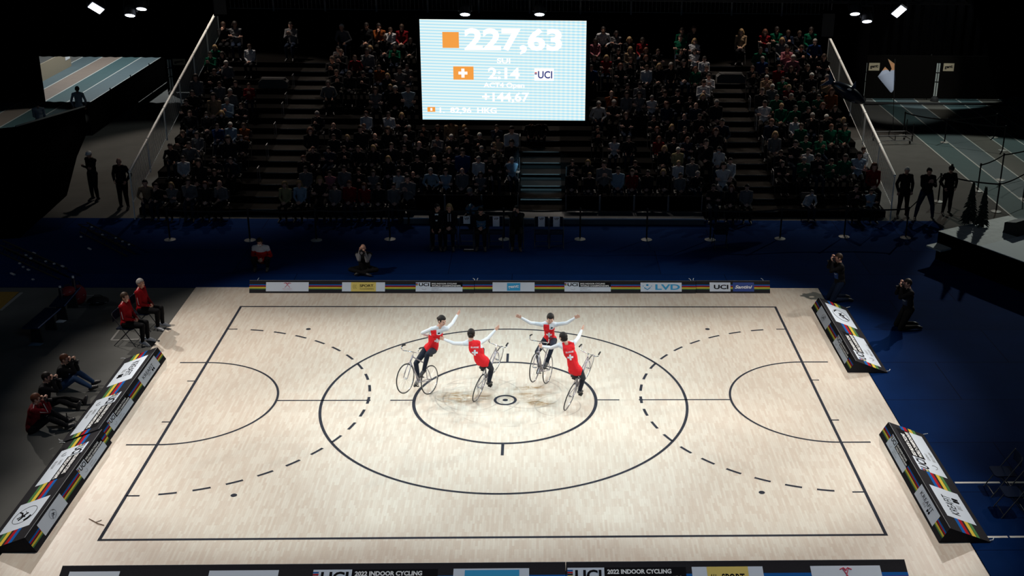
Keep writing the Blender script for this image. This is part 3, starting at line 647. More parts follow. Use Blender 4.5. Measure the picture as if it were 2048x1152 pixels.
# low black barrier panels before the front row
i = 0
for x0, x1 in [(-3.4 + 1.17 * j, -3.4 + 1.17 * (j + 1) - 0.03) for j in range(3)] + [(1.62 + 1.1 * j, 1.62 + 1.1 * (j + 1) - 0.03) for j in range(4)]:
    c = (x0 + x1) / 2; root = empty('front_barrier', (c, 13.16, 0.2), 0, 'low black barrier panel before the front seats, %s from the left' % ordn[i], 'barrier', 'front barriers'); hx = (x1 - x0) / 2; i += 1
    MB().b2((-hx + 0.03, -0.012, 0.03), (hx - 0.03, 0.012, 0.52)).build('infill_sheet', root, DRAPE)
    for s in (-1, 1): MB().tube([(s * hx, 0, 0), (s * hx, 0, 0.56)], 0.014, 6).build('post', root, mat('dull_steel', (0.25, 0.25, 0.26), 0.5, 0.5))
    MB().tube([(-hx, 0, 0.55), (hx, 0, 0.55)], 0.012, 6).build('top_tube', root, BLACK)

# aisle end handrails (small pale angle bars seen at the stair edges)
i = 0
AL = []
for (X, ks, lb) in ((-8.5, (3, 5, 7, 9, 10, 12), 'left stair aisle'), (0.1, (2, 4, 6), 'central stair aisle'), (8.6, (3, 6, 8, 10), 'right stair aisle')):
    for k in ks:
        y, z = deck_y(k) + 0.1, deck_z(k)
        o = MB().tube([(0, 0, 0), (0, 0, 0.5), (0, 0.28, 0.52), (0, 0.28, 0)], 0.011, 6).build('aisle_rail', m=STEEL, loc=(X, y, z))
        tag(o, 'small pale rail hoop beside the %s, on the %s tier' % (lb, ordn[k - 1]), 'rail', 'aisle rails')

# camera platforms covered with grey cloth over the side aisles
for (x0, x1, k, lb) in ((-10.0, -8.35, 12, 'left'), (7.3, 8.35, 13, 'right')):
    a = at(508 if lb == 'left' else 1439, 90, deck_y(k)); b = at(567 if lb == 'left' else 1496, 90, deck_y(k))
    z = deck_z(k)
    root = empty('covered_table', ((a.x + b.x) / 2, deck_y(k) + 0.35, z), 0, 'grey covered table at the top of the %s stair aisle' % lb, 'table'); h = (b.x - a.x) / 2
    MB().prism([(-h, 0.0), (h, 0.0), (h, 0.22), (h - 0.15, 0.34), (-h + 0.15, 0.34), (-h, 0.22)], 'y', -0.2, 0.2).build('cloth_cover', root, mat('grey_cloth', (0.05, 0.05, 0.05), 0.9))
    MB().b2((-h + 0.1, -0.15, 0.34), (h - 0.1, 0.15, 0.36)).build('table_top', root, BLACK)

# ================================================================ black drapes around the hall
def drape(x0, x1, y, z0, z1, label, amp=0.06, wl_=0.45):
    n = max(8, int((x1 - x0) / wl_ * 6)); f = []; bk = []
    for i in range(n + 1):
        x = x0 + (x1 - x0) * i / n; f.append((x - x0, amp * math.sin(2 * math.pi * (x - x0) / wl_)))
    poly = f + [(p[0], p[1] + 0.02) for p in reversed(f)]
    mb = MB(); N_ = len(poly); vs = [(p[0], p[1], z0) for p in poly] + [(p[0], p[1], z1) for p in poly]
    fs = [(i, (i + 1) % N_, N_ + (i + 1) % N_, N_ + i) for i in range(N_)]
    mb.add(vs, fs); o = mb.build('stage_drape', m=DRAPE, loc=(x0, y, 0)); return tag(o, label, 'drape', 'black stage drapes')
drape(-30, -13.3, 41.2, -0.02, 9, 'black drape closing the hall behind the left running lanes')
drape(-30, -20.75, 29.2, 0.06, 9, 'black drape hanging just above the floor left of the lit lanes')
zl = at(300, 117, 34.0).z
drape(-22.5, -12.5, 31.0, at(200, 114, 31.0).z, 9, 'black drape header over the lit opening at the upper left')
drape(15.0, 30, 32.0, 0.06, 9, 'black drape behind the right running track')
drape(12.6, 15.0, 28.5, 0.05, 9, 'black drape beside the upper right corner of the grandstand')

# fence at the left lanes and tarpaulin walls with signs
fr = MB()
def fence(p, q, h, label):
    p, q = Vector(p), Vector(q); d = q - p; root = empty('dark_barrier_fence', p, math.atan2(d.y, d.x), label, 'fence', 'dark fences'); ln = Vector((d.x, d.y, 0)).length
    MB().b2((0, -0.015, 0.04), (ln, 0.015, h)).build('tarpaulin', root, mat('dark_tarp', (0.002, 0.0017, 0.0013), 0.9, spec=0.1))
    for s in np.linspace(0, ln, max(2, int(ln / 2.5) + 1)): MB().tube([(s, 0.03, 0), (s, 0.03, h + 0.06)], 0.022, 6).build('post', root, BLACK)
    return root
fence((-16.9, 23.7, -0.03), (-16.9, 37.2, -0.03), 1.28, 'low dark fence along the edge of the left running lanes')
fence((-16.2, 31.8, -0.03), (-12.4, 31.8, -0.03), 2.1, 'tall dark fence beside the upper left of the grandstand')
fence((15.2, 31.4, 0.0), (22.5, 31.4, 0.0), 2.05, 'tall dark fence behind the right track carrying two small signs')
SIGN = mat('sign_cream', (0.45, 0.40, 0.28), 0.7)
def sign(u0, v0, u1, v1, Y, label):
    a, b = at(u0, v1, Y), at(u1, v0, Y); w_, h = b.x - a.x, b.z - a.z
    root = empty('small_sign', ((a.x + b.x) / 2, Y, a.z), 0, label, 'sign')
    MB().b2((-w_ / 2, 0, 0), (w_ / 2, 0.02, h)).build('sign_board', root, SIGN)
    mb = MB(); put_text(mb, 'gent:', (0, -0.004, h * 0.5), (1, 0, 0.1), (-0.1, 0, 1), h * 0.5, C_BLK, w_ * 0.78, 0.04); mb.build('lettering', root)
sign(1737, 126, 1760, 141, 31.33, 'small cream sign with dark lettering on the dark fence, nearer the flag')
sign(1886, 127, 1909, 142, 31.33, 'small cream sign with dark lettering on the dark fence, beside the second pale pole')
sign(346, 118, 370, 130, 31.7, 'small cream sign with dark lettering left of the grandstand top')
for (u0, v0, u1, v1, Y, lb) in ((1732, 126, 1724, 196, 31.2, 'pale twin pole beside the cream sign nearer the flag'), (1881, 127, 1869, 199, 31.2, 'pale twin pole beside the far right cream sign'), (338, 118, 345, 186, 31.5, 'pale pole beside the cream sign left of the grandstand')):
    a = at(u1, v1, Y); root = empty('padded_pole', (a.x, Y, 0.0 if a.x > 0 else -0.03), 0, lb, 'pole'); h = at(u0, v0, Y).z
    for s in (-0.05, 0.05): MB().tube([(s, 0, 0), (s, 0, h)], 0.035, 10).build('tube', root, mat('pale_pole', (0.5, 0.58, 0.56), 0.4))
    for z in (0.5, 0.75): MB().tube([(0, 0, h * z), (0, 0, h * z + 0.04)], 0.1, 10).build('strap', root, BLACK)
    MB().tube([(0, 0, -0.0), (0, 0, 0.1), (0, 0, 0.22)], [0.2, 0.17, 0.08], 14).build('foot_weight', root, BLACK)
pp = MB().tube([(15.6, 30.2, 0.08), (22.4, 30.2, 0.08)], 0.06, 8).build('floor_pipe', m=BLACK); tag(pp, 'long black pipe lying across the right running track', 'pipe')
wb = MB().b2((0, 0, 0), (3.9, 0.05, 0.8)).build('hoarding', m=mat('beige_hoarding', (0.28, 0.24, 0.17), 0.7), loc=(-22.7, 34.0, -0.02), rot=(0, 0, math.pi / 2)); tag(wb, 'beige hoarding with white label beside the far left running lanes', 'hoarding')
MB().b2((3.2, -0.008, 0.4), (3.8, -0.002, 0.66)).build('label_sheet', wb, C_WHT)

# black draped camera podium at the left with white edge
a, b, c_ = gr(30, 253, 1.0), gr(170, 212, 1.0), None
PZ = 1.0
a = gr(30, 253, PZ); b = gr(168, 213, PZ)
pl = MB(); dirv = (b - a).normalized(); nrm = Vector((dirv.y, -dirv.x, 0))
root = empty('draped_podium', (a.x, a.y, -0.03), math.atan2(dirv.y, dirv.x), 'black draped podium at the left, two people standing behind it', 'podium'); ln = (b - a).length
IM = Matrix.Rotation(-math.atan2(dirv.y, dirv.x), 3, 'Z'); fp = [IM @ (V0 - V((a.x, a.y, 0))) for V0 in (V((-31, 8, 0)), V((-14.8, 11.0, 0)), V((-15.0, 15.5, 0)), V((-16.4, 20.5, 0)), V((b.x, b.y, 0)), V((a.x, a.y, 0)), V((-31, 13.5, 0)))]
MB().prism([(p.x, p.y) for p in fp], 'z', 0, PZ + 0.02).build('skirt', root, DRAPE)
MB().b2((0, -0.06, PZ + 0.02), (ln, 0.0, PZ + 0.06)).build('edge_strip', root, mat('pale_edge', (0.55, 0.55, 0.5), 0.5))

# ================================================================ podium at the right
ph = 0.85
c0, c1, c2 = gr(1877, 462, ph), gr(2048, 523, ph), gr(2022, 430, ph)
ex = (c2 - c0).normalized(); ey = (c1 - c0).normalized(); ey = (ey - ex * ex.dot(ey)).normalized()
root = empty('stage_podium', (c0.x, c0.y, -0.012), math.atan2(ex.y, ex.x), 'raised stage with pale grey top and black sides at the right edge', 'stage')
MB().b2((0, -6, 0), (3.05, 0, ph)).build('skirt', root, DRAPE)
MB().b2((0, -6, ph), (3.05, 0, ph + 0.012)).build('stage_top', root, mat('pale_stage_top', (0.42, 0.43, 0.40), 0.8, var=0.3, scale=5))
MB().b2((0.0, -6, ph + 0.012), (3.05, -1.55, ph + 0.02)).build('carpet_sheet', root, mat('pale_stage_carpet', (0.6, 0.63, 0.62), 0.9))
MB().b2((-0.45, -0.55, 0.45), (0.0, 0.0, 0.5)).build('step_shelf', root, MATS['pale_stage_top'])
p = gr(2040, 470, ph); mo = empty('floor_monitor', (p.x + 0.1, p.y, ph), 0.6, 'black wedge monitor loudspeaker lying on the pale stage', 'loudspeaker')
MB().prism([(0, 0), (0.5, 0), (0.42, 0.34), (0.12, 0.40)], 'x', -0.3, 0.3).build('cabinet', mo, BLACK); MB().b2((-0.26, 0.45, 0.05), (0.26, 0.505, 0.3)).build('grille', mo, DRAPE)
TREE = mat('dark_fir', (0.012, 0.022, 0.012), 0.9)
rng = random.Random(7)
for (u, v, vt, lb) in ((1937, 447, 362, 'taller small fir tree at the corner of the pale stage'), (1962, 452, 372, 'slimmer small fir tree at the corner of the pale stage')):
    p = gr(u, v, ph + 0.012); p.z = ph + 0.0; top = at(u, vt, p.y).z - p.z
    root = empty('fir_tree', p, 0, lb, 'fir tree', 'small fir trees on the stage'); MB().tube([(0, 0, 0), (0, 0, top * 0.9)], [0.025, 0.008], 6).build('trunk', root, mat('bark', (0.03, 0.02, 0.015), 0.9))
    mb = MB(); W = 0.26 if u == 1937 else 0.2
    for k in range(26):
        f_ = k / 25; z = top * (0.08 + 0.9 * f_); r = W * (1 - f_) + 0.03
        for j in range(11):
            a = rng.uniform(0, 6.28); rr = r * rng.uniform(0.75, 1.15); t = Vector((math.cos(a) * rr, math.sin(a) * rr, z - 0.09 * (1 - f_ * 0.5)))
            mb.tube([(0, 0, z), (t.x * 0.6, t.y * 0.6, z - 0.01), t], [0.012, 0.03, 0.004], 4)
    mb.tube([(0, 0, top * 0.9), (0, 0, top)], [0.01, 0.003], 4); mb.build('branches', root, TREE)

# ================================================================ belt stanchions
def stanchion(p, label, grp, h=1.0):
    root = empty('belt_stanchion', p, 0, label, 'stanchion', grp)
    MB().tube([(0, 0, 0), (0, 0, 0.012), (0, 0, 0.03), (0, 0, 0.045)], [0.17, 0.17, 0.1, 0.03], 20).build('base', root, mat('stanchion_base', (0.30, 0.30, 0.28), 0.5))
    MB().tube([(0, 0, 0.03), (0, 0, h - 0.1)], 0.026, 10).build('pole', root, BLACK)
    MB().tube([(0, 0, h - 0.1), (0, 0, h), (0, 0, h + 0.01)], [0.034, 0.034, 0.02], 10).build('belt_head', root, BLACK); return root
def belt(p, q, label, grp='barrier belts'):
    p, q = Vector(p), Vector(q); d = q - p; n = Vector((0, 0, 0.025)); mb = MB(); S = 10
    pts = [p + d * (i / S) - Vector((0, 0, 0.05 * 4 * (i / S) * (1 - i / S))) for i in range(S + 1)]
    s_ = Vector((-d.y, d.x, 0)).normalized() * 0.0015
    for i in range(S): mb.add([pts[i] - n - s_, pts[i + 1] - n - s_, pts[i + 1] + n - s_, pts[i] + n - s_, pts[i] - n + s_, pts[i + 1] - n + s_, pts[i + 1] + n + s_, pts[i] + n + s_], [(0, 1, 2, 3), (7, 6, 5, 4), (0, 4, 5, 1), (3, 2, 6, 7)])
    o = mb.build('barrier_belt', m=BLACK); return tag(o, label, 'belt', grp)
front = [gr(u, v) for u, v in ((340, 479), (500, 480), (633, 480), (780, 478), (1008, 478), (1160, 478), (1293, 479), (1420, 479), (1560, 477), (1688, 473), (1811, 475))]
for i, p in enumerate(front): stanchion((p.x, p.y, -0.012), 'black stanchion with pale round foot before the grandstand, %s from the left' % ordn[i], 'stanchions before the grandstand')
for i in range(len(front) - 1):
    a, b = front[i], front[i + 1]; d = (b - a).normalized() * 0.04; belt((a.x + d.x, a.y + d.y, 0.93), (b.x - d.x, b.y - d.y, 0.93), 'black belt before the grandstand between the %s and %s stanchion' % (ordn[i], ordn[i + 1]))
rp = [(1992, 422), (2001, 359), (1955, 381), (2046, 397), (1889, 284), (1988, 274), (2005, 300), (1876, 402), (1806, 270)]
RPN = ['by the two fir trees, front line', 'middle line, tallest against the teal lanes', 'middle line behind the fir trees', 'cut by the right picture edge', 'upper line over the running track', 'upper line near the right end of the dark shadow', 'lowest of the upper line at the right', 'front line beside the standing man with bun hat', 'next to the metal trolley']
RP = []
for (u, v), lb in zip(rp, RPN):
    q = gr(u, v); stanchion((q.x, q.y, -0.02), 'black stanchion ' + lb, 'stanchions on the running track'); RP.append(q)
for i, j, lb in ((7, 0, 'front line behind the standing men'), (0, 3, 'front line to the right picture edge'), (2, 1, 'middle line over the teal lanes'), (8, 4, 'from the trolley along the upper line'), (4, 5, 'upper line over the shadowed lanes'), (4, 6, 'slanting lower belt of the upper line')):
    a, b = RP[i], RP[j]; d = (b - a).normalized() * 0.04; belt((a.x + d.x, a.y + d.y, 0.92), (b.x - d.x, b.y - d.y, 0.92), 'black barrier belt, ' + lb, 'belts on the running track')
a, b = RP[7], front[10]; d = (b - a).normalized() * 0.04; belt((a.x + d.x, a.y + d.y, 0.92), (b.x - d.x, b.y - d.y, 0.92), 'black barrier belt passing in front of the three standing men', 'belts on the running track')
a = RP[1]; belt((a.x, a.y, 0.92), (a.x + 2.3, a.y + 1.6, 0.92), 'black barrier belt leaving the picture at the right edge', 'belts on the running track')

# trolley of metal bars
p = gr(1783, 283); root = empty('metal_trolley', (p.x, p.y, -0.03), 0.1, 'low metal bar trolley on the grey floor beside the right railing', 'trolley')
for y in (-0.35, 0.35):
    for z in (0.16, 0.36): MB().tube([(-0.75, y, z), (0.75, y, z)], 0.02, 6).build('long_bar', root, mat('dull_steel', (0.25, 0.25, 0.26)))
for x in (-0.7, 0, 0.7): MB().tube([(x, -0.35, 0.16), (x, -0.35, 0.38), (x, 0.35, 0.38), (x, 0.35, 0.16), (x, -0.35, 0.16)], 0.018, 6).build('cross_frame', root, BLACK)
for x in (-0.65, 0.65):
    for y in (-0.3, 0.3): MB().tube([(x - 0.02, y, 0.06), (x + 0.02, y, 0.06)], 0.06, 12).build('castor', root, BLACK)
for s in (-1, 1): MB().tube([(0.72, s * 0.35, 0.1), (0.72, s * 0.35, 0.85)], 0.018, 6).build('upright', root, BLACK)

# ================================================================ folding chairs
CH_M = mat('dark_blue_plastic', (0.006, 0.011, 0.028), 0.9, spec=0.04); CH_F = mat('dark_steel_tube', (0.03, 0.033, 0.038), 0.5, 0.0)
def folding_chair(label, grp=None, loc=(0, 0, 0), rz=0.0, seatm=None, framem=None, name='folding_chair'):
    """faces +y; seat 0.45 high"""
    root = empty(name, loc, rz, label, 'chair', grp); sm_, fm = seatm or CH_M, framem or CH_F
    mb = MB(); v = [(-0.19, -0.2), (0.19, -0.2), (0.2, 0.17), (0.16, 0.21), (-0.16, 0.21), (-0.2, 0.17)]
    mb.prism(v, 'z', 0.43, 0.455).build('seat', root, sm_)
    mb = MB(); pts = []
    for i in range(7): a = -0.19 + 0.38 * i / 6; pts.append((a, -0.245 - 0.02 * (1 - (a / 0.19) ** 2)))
    poly = pts + [(p[0], p[1] - 0.012) for p in reversed(pts)]
    mb.prism(poly, 'z', 0.62, 0.84).build('backrest', root, sm_)
    for s in (-1, 1):
        MB().tube([(s * 0.21, 0.24, 0), (s * 0.21, -0.02, 0.42), (s * 0.205, -0.25, 0.80), (s * 0.17, -0.255, 0.85)], 0.011, 6).build('front_leg', root, fm)
        MB().tube([(s * 0.19, -0.30, 0), (s * 0.19, 0.12, 0.43)], 0.010, 6).build('rear_leg', root, fm)
    MB().tube([(-0.21, 0.2, 0.07), (0.21, 0.2, 0.07)], 0.008, 5).build('stretcher', root, fm); MB().tube([(-0.19, -0.25, 0.06), (0.19, -0.25, 0.06)], 0.008, 5).build('stretcher', root, fm)
    return root
SHEET = mat('paper_sheet', (0.8, 0.82, 0.88), 0.7)
vy = 10.42; VX = {}
for u, kind, lb in ((875, 0, 'dark folding chair under the man in white shirt'), (900, 0, 'dark folding chair under the blonde woman'), (933, 2, 'dark folding chair with VIP sheet and a white paper, right of the blonde woman'), (963, 0, 'dark folding chair under the person in the blue press bib'),
                    (992, 1, 'dark folding chair with VIP sheet right of the press bib person'), (1033, 0, 'dark folding chair under the photographer holding a camera'), (1083, 1, 'dark folding chair with tilted VIP sheet, second from the right'), (1113, 1, 'dark folding chair with VIP sheet, rightmost of the row')):
    X = at(u, 470, vy).x; VX[u] = X; c = folding_chair(lb, 'reserved chairs before the grandstand', (X, vy, -0.012), math.pi)
    if kind:
        s_ = empty('reserved_sheet', (X, vy, 0), math.pi, 'white sheet reading VIP ' + {933: 'on the chair right of the blonde woman', 992: 'on the chair right of the press bib', 1083: 'hanging tilted on a chair', 1113: 'on the rightmost chair'}[u], 'paper sheet', 'VIP sheets')
        q = MB().b2((-0.1, -0.243, 0.52 if kind == 1 else 0.60), (0.1, -0.239, 0.835)).build('sheet', s_, SHEET)
        mb = MB(); put_text(mb, 'VIP', (0, -0.236, 0.765), (-1, 0, 0.06 if u == 1083 else 0), (0.06 if u == 1083 else 0, 0, 1), 0.075, C_BLK, 0.14, 0.02); mb.build('lettering', s_)
folding_chair('lone empty folding chair before the grandstand right of the stanchions', None, (at(1440, 490, 10.4).x, 10.45, -0.012), 0.0)
for x, y, lb in ((9.62, -4.0, 'folding chair at the right picture edge, nearer the upper white tape'), (9.55, -4.75, 'folding chair at the right picture edge, the nearest to us'), (10.15, -4.3, 'folding chair at the right picture edge, half out of the picture')):
    folding_chair(lb, 'folding chairs at the right edge', (x, y, -0.012), math.pi / 2)
rck = empty('equipment_strip', (at(938, 497, 10.0).x, 9.95, -0.012), 0, 'small black power strip with white marks on the carpet before the VIP chairs', 'power strip')
MB().b2((-0.16, -0.05, 0), (0.16, 0.05, 0.05)).build('casing', rck, BLACK)
mb = MB()
for r_ in (0, 1):
    for k in range(9): mb.b2((-0.13 + k * 0.031, -0.035 + r_ * 0.04, 0.05), (-0.115 + k * 0.031, -0.015 + r_ * 0.04, 0.054))
mb.build('socket_marks', rck, C_WHT)

# ================================================================ things on the left floor
BB = mat('bench_blue', (0.008, 0.022, 0.06), 0.9, spec=0.04)
def bench(corners, h, label):
    P = [gr(u, v, h) for u, v in corners]  # near-left, near-right, far-right, far-left
    c = sum(P, Vector()) / 4; e = ((P[3] + P[2]) / 2 - (P[0] + P[1]) / 2); ln = e.length; wd = ((P[1] - P[0]).length + (P[2] - P[3]).length) / 2
    root = empty('team_bench', (c.x, c.y, -0.03), math.atan2(e.y, e.x), label, 'bench', 'blue benches left of the court')
    MB().b2((-ln / 2, -wd / 2, h), (ln / 2, wd / 2, h + 0.035)).build('seat_board', root, BB)
    MB().tube([(-ln / 2, -wd / 2, h + 0.03), (ln / 2, -wd / 2, h + 0.03)], 0.012, 5).build('edge_trim', root, mat('trim_blue', (0.08, 0.13, 0.3), 0.4))
    for s in (-1, 1): MB().prism([(-wd * 0.35, 0), (wd * 0.35, 0), (wd * 0.25, h), (-wd * 0.25, h)], 'x', s * (ln / 2 - 0.25) - 0.03, s * (ln / 2 - 0.25) + 0.03).build('trestle_leg', root, BLACK)
    return root
bench(((46, 655), (74, 657), (119, 619), (94, 613)), 0.45, 'blue team bench, nearer one of the two, empty')
bench(((100, 611), (127, 613), (159, 576), (135, 572)), 0.45, 'blue team bench, farther one, with bottle and red bag')
p = gr(123, 596, 0.46); root = empty('drink_bottle', (p.x, p.y, 0.455), 0, 'dark drinking bottle with white cap standing on the far bench', 'bottle')
MB().tube([(0, 0, 0), (0, 0, 0.24), (0, 0, 0.29)], [0.05, 0.05, 0.03], 14).build('bottle_body', root, mat('dark_bottle', (0.01, 0.012, 0.03), 0.3)); MB().tube([(0, 0, 0.29), (0, 0, 0.33)], 0.03, 12).build('cap', root, C_WHT)
p = gr(144, 580, 0.46); root = empty('drink_bottle', (p.x + 0.05, p.y + 0.05, 0.455), 0, 'second dark bottle with pale cap at the far end of the bench', 'bottle')
MB().tube([(0, 0, 0), (0, 0, 0.26), (0, 0, 0.32)], [0.05, 0.045, 0.03], 14).build('bottle_body', root, MATS['dark_bottle']); MB().tube([(0, 0, 0.32), (0, 0, 0.37)], 0.028, 12).build('cap', root, C_WHT)
REDB = mat('red_nylon', (0.19, 0.005, 0.01), 0.7)
def bag(loc, rz, d, label, m, name='sports_bag'):
    root = empty(name, loc, rz, label, 'bag'); mb = MB().ball((0, 0, d[2] * 0.5), (d[0] / 2, d[1] / 2, d[2] * 0.52), n=20)
    mb.v = [(x, y, max(0.0, z)) for x, y, z in mb.v]; mb.build('bag_body', root, m, smooth=True)
    MB().tube([(-d[0] * .25, 0, d[2] * .95), (-d[0] * .12, 0, d[2] * 1.2), (d[0] * .12, 0, d[2] * 1.2), (d[0] * .25, 0, d[2] * .95)], 0.012, 6).build('handle', root, BLACK)
    MB().tube([(-d[0] * .42, -d[1] * .3, d[2] * .4), (0, -d[1] * .5, d[2] * .55), (d[0] * .42, -d[1] * .3, d[2] * .4)], 0.008, 5).build('piping', root, C_GREY)
p = gr(136, 591, 0.46); bag((p.x, p.y, 0.46), 0.9, (0.42, 0.26, 0.24), 'small dark red bag lying on the far bench', REDB)
p = gr(160, 606); bag((p.x, p.y, -0.03), 1.2, (0.42, 0.34, 0.52), 'red rucksack with pale piping on the floor beside the bench', REDB, 'rucksack')
p = gr(197, 607); bag((p.x, p.y, -0.03), 0.2, (0.55, 0.35, 0.22), 'flat black bag on the grey floor between bench and coaches', BLACK)
for (u, v, w_, lb) in ((120, 641, 0.22, 'crumpled white paper on the floor beside the nearer bench'), (70, 687, 0.3, 'pale blue paper on the floor below the nearer bench')):
    p = gr(u, v); mb = MB(); mb.add([(-w_ / 2, -0.07, 0.002), (w_ / 2, -0.09, 0.01), (w_ / 2 + .03, 0.08, 0.004), (-w_ / 2 + .05, 0.1, 0.02), (0, 0, 0.035)], [(0, 1, 4), (1, 2, 4), (2, 3, 4), (3, 0, 4)])
    o = mb.build('loose_paper', m=C_WHT if u == 120 else mat('pale_blue_paper', (0.12, 0.2, 0.28)), loc=(p.x, p.y, -0.03)); tag(o, lb, 'paper')
# two long black floor trusses with shining couplers
CPL = mat('coupler_shine', (0.85, 0.86, 0.9), 0.25, 0.4)
def floor_truss(u0, v0, u1, v1, dots, label):
    p, q = gr(u0, v0), gr(u1, v1); d = q - p; root = empty('cable_tray_truss', (p.x, p.y, -0.012), math.atan2(d.y, d.x), label, 'truss'); ln = Vector((d.x, d.y)).length; mb = MB()
    for y in (-0.13, 0.13):
        for z in (0.03, 0.27): mb.tube([(0, y, z), (ln, y, z)], 0.022, 6)
    for k in range(int(ln / 0.4)):
        x = k * 0.4; mb.tube([(x, -0.13, 0.03), (x + 0.2, -0.13, 0.27), (x + 0.4, -0.13, 0.03)], 0.009, 4).tube([(x, 0.13, 0.03), (x + 0.2, 0.13, 0.27), (x + 0.4, 0.13, 0.03)], 0.009, 4).tube([(x, -0.13, 0.27), (x + 0.2, 0.13, 0.27)], 0.009, 4)
    mb.build('lattice', root, BLACK)
    for (a, b, w_) in dots:
        MB().box((ln * a, b, 0.30 if abs(b) < 0.2 else 0.02), (w_, 0.05, 0.03)).build('coupler', root, CPL)
floor_truss(0, 500, 128, 557, [(0.05, -0.55, 0.2), (0.2, -0.9, 0.32), (0.28, 0.5, 0.16), (0.43, -0.2, 0.08), (0.5, -0.1, 0.07), (0.53, -0.28, 0.08), (0.6, -0.15, 0.08), (0.62, -0.3, 0.12), (0.62, -0.75, 0.22), (0.75, 0.0, 0.06), (0.85, 0.05, 0.06), (0.95, 0.1, 0.12), (0.85, -0.6, 0.08)], 'dark truss with shining couplers lying on the carpet at the far left')
floor_truss(168, 463, 262, 511, [(0.2, 0.0, 0.07), (0.15, -0.3, 0.07), (0.5, -0.1, 0.07), (0.55, -0.6, 0.18), (0.68, 0.05, 0.05), (0.82, 0.05, 0.05), (0.95, 0.05, 0.05)], 'dark truss with shining couplers on the carpet, nearer the grandstand')

# ================================================================ inflatable orca and flag over the right railing
Yo = 15.6
root = empty('inflatable_orca', at(1697, 186, Yo), 0, 'dark inflatable orca with white patches held above the right railing', 'inflatable toy')
ORC = mat('orca_dark', (0.008, 0.014, 0.03), 0.25); Ax = (at(1724, 205, Yo) - at(1672, 172, Yo)); ln = Ax.length; ux = Ax.normalized()
MO = Matrix(((ux.x, 0, ux.z), (0, 1, 0), (ux.z, 0, -ux.x))).to_3x3(); MO = Matrix((ux, Vector((0, 1, 0)), ux.cross(Vector((0, 1, 0))))).transposed()
pts = []; rs = []
for i in range(15):
    t = i / 14; pts.append(MO @ Vector((ln * (t - 0.5) * 1.25, 0, 0))); rs.append(0.03 + 0.215 * math.sin(math.pi * min(1, t * 0.97 + 0.03)) ** 0.8)
MB().tube(pts, rs, 16).build('orca_body', root, ORC, smooth=True)
def fin(poly, th, nm, m=ORC):
    mb = MB(); mb.prism(poly, 'y', -th, th); mb.v = [tuple(MO @ Vector(p)) for p in mb.v]; mb.build(nm, root, m)
FB = mat('fin_blue', (0.03, 0.06, 0.12), 0.4)
fin([(-0.02, 0.18), (0.18, 0.18), (-0.02, 0.45)], 0.02, 'back_fin', FB)
fin([(-0.6, 0.02), (-0.95, 0.28), (-0.82, 0.0), (-0.95, -0.28), (-0.6, -0.02)], 0.02, 'tail_fluke', FB)
mb = MB(); mb.ball(MO @ Vector((-0.12, -0.2, 0.1)), (0.10, 0.02, 0.05), n=12); mb.ball(MO @ Vector((0.3, -0.12, -0.1)), (0.14, 0.03, 0.05), n=12); mb.build('white_patch', root, C_WHT)
root = empty('fan_flag', at(1775, 190, 24.6), 0, 'waving flag with tan and pale blue areas before the dark fence', 'flag')
def flag_mat():
    m, nt, b = nt_new('flag_cloth', 0.8, 0.1); tc = N(nt, 'ShaderNodeTexCoord'); sp = N(nt, 'ShaderNodeSeparateXYZ'); L(nt, tc.outputs['Object'], sp.inputs[0])
    n = N(nt, 'ShaderNodeTexNoise', Scale=3.0, Detail=3.0); L(nt, tc.outputs['Object'], n.inputs['Vector'])
    hf = N(nt, 'ShaderNodeMath', operation='MULTIPLY'); L(nt, sp.outputs['Z'], hf.inputs[0]); hf.inputs[1].default_value = 0.5
    ad = N(nt, 'ShaderNodeMath', operation='MULTIPLY_ADD'); L(nt, n.outputs['Fac'], ad.inputs[0]); ad.inputs[1].default_value = 0.2; L(nt, hf.outputs[0], ad.inputs[2])
    r = N(nt, 'ShaderNodeValToRGB'); L(nt, ad.outputs[0], r.inputs[0]); e = r.color_ramp.elements; r.color_ramp.interpolation = 'CONSTANT'
    e[0].position = 0.0; e[0].color = (0.02, 0.012, 0.008, 1); e[1].position = 0.13; e[1].color = (0.32, 0.38, 0.5, 1)
    for p_, c_ in ((0.6, (0.42, 0.22, 0.11, 1)), (0.75, (0.40, 0.25, 0.14, 1))): k = e.new(min(1.0, p_)); k.color = c_
    L(nt, r.outputs[0], b.inputs['Base Color']); return m
O = at(1775, 190, 24.6); FL = [(1775, 117), (1790, 128), (1789, 160), (1788, 180), (1783, 187), (1755, 153), (1771, 134), (1780, 144), (1784, 138), (1780, 128)]
mb = MB(); q = [at(u, v, 24.6) - O for u, v in FL]; q = [Vector((p.x, 0.05 * math.sin(p.z * 7), p.z)) for p in q]; n_ = len(q)
mb.add(q + [p + Vector((0, 0.01, 0)) for p in q], [tuple(range(n_)), tuple(range(n_, 2 * n_))[::-1]] + [(i, (i + 1) % n_, n_ + (i + 1) % n_, n_ + i) for i in range(n_)])
mb.build('flag_cloth', root, flag_mat()); MB().tube([at(1790, 118, 24.62) - O, at(1786, 258, 24.62) - O], 0.012, 6).build('flag_pole', root, BLACK)
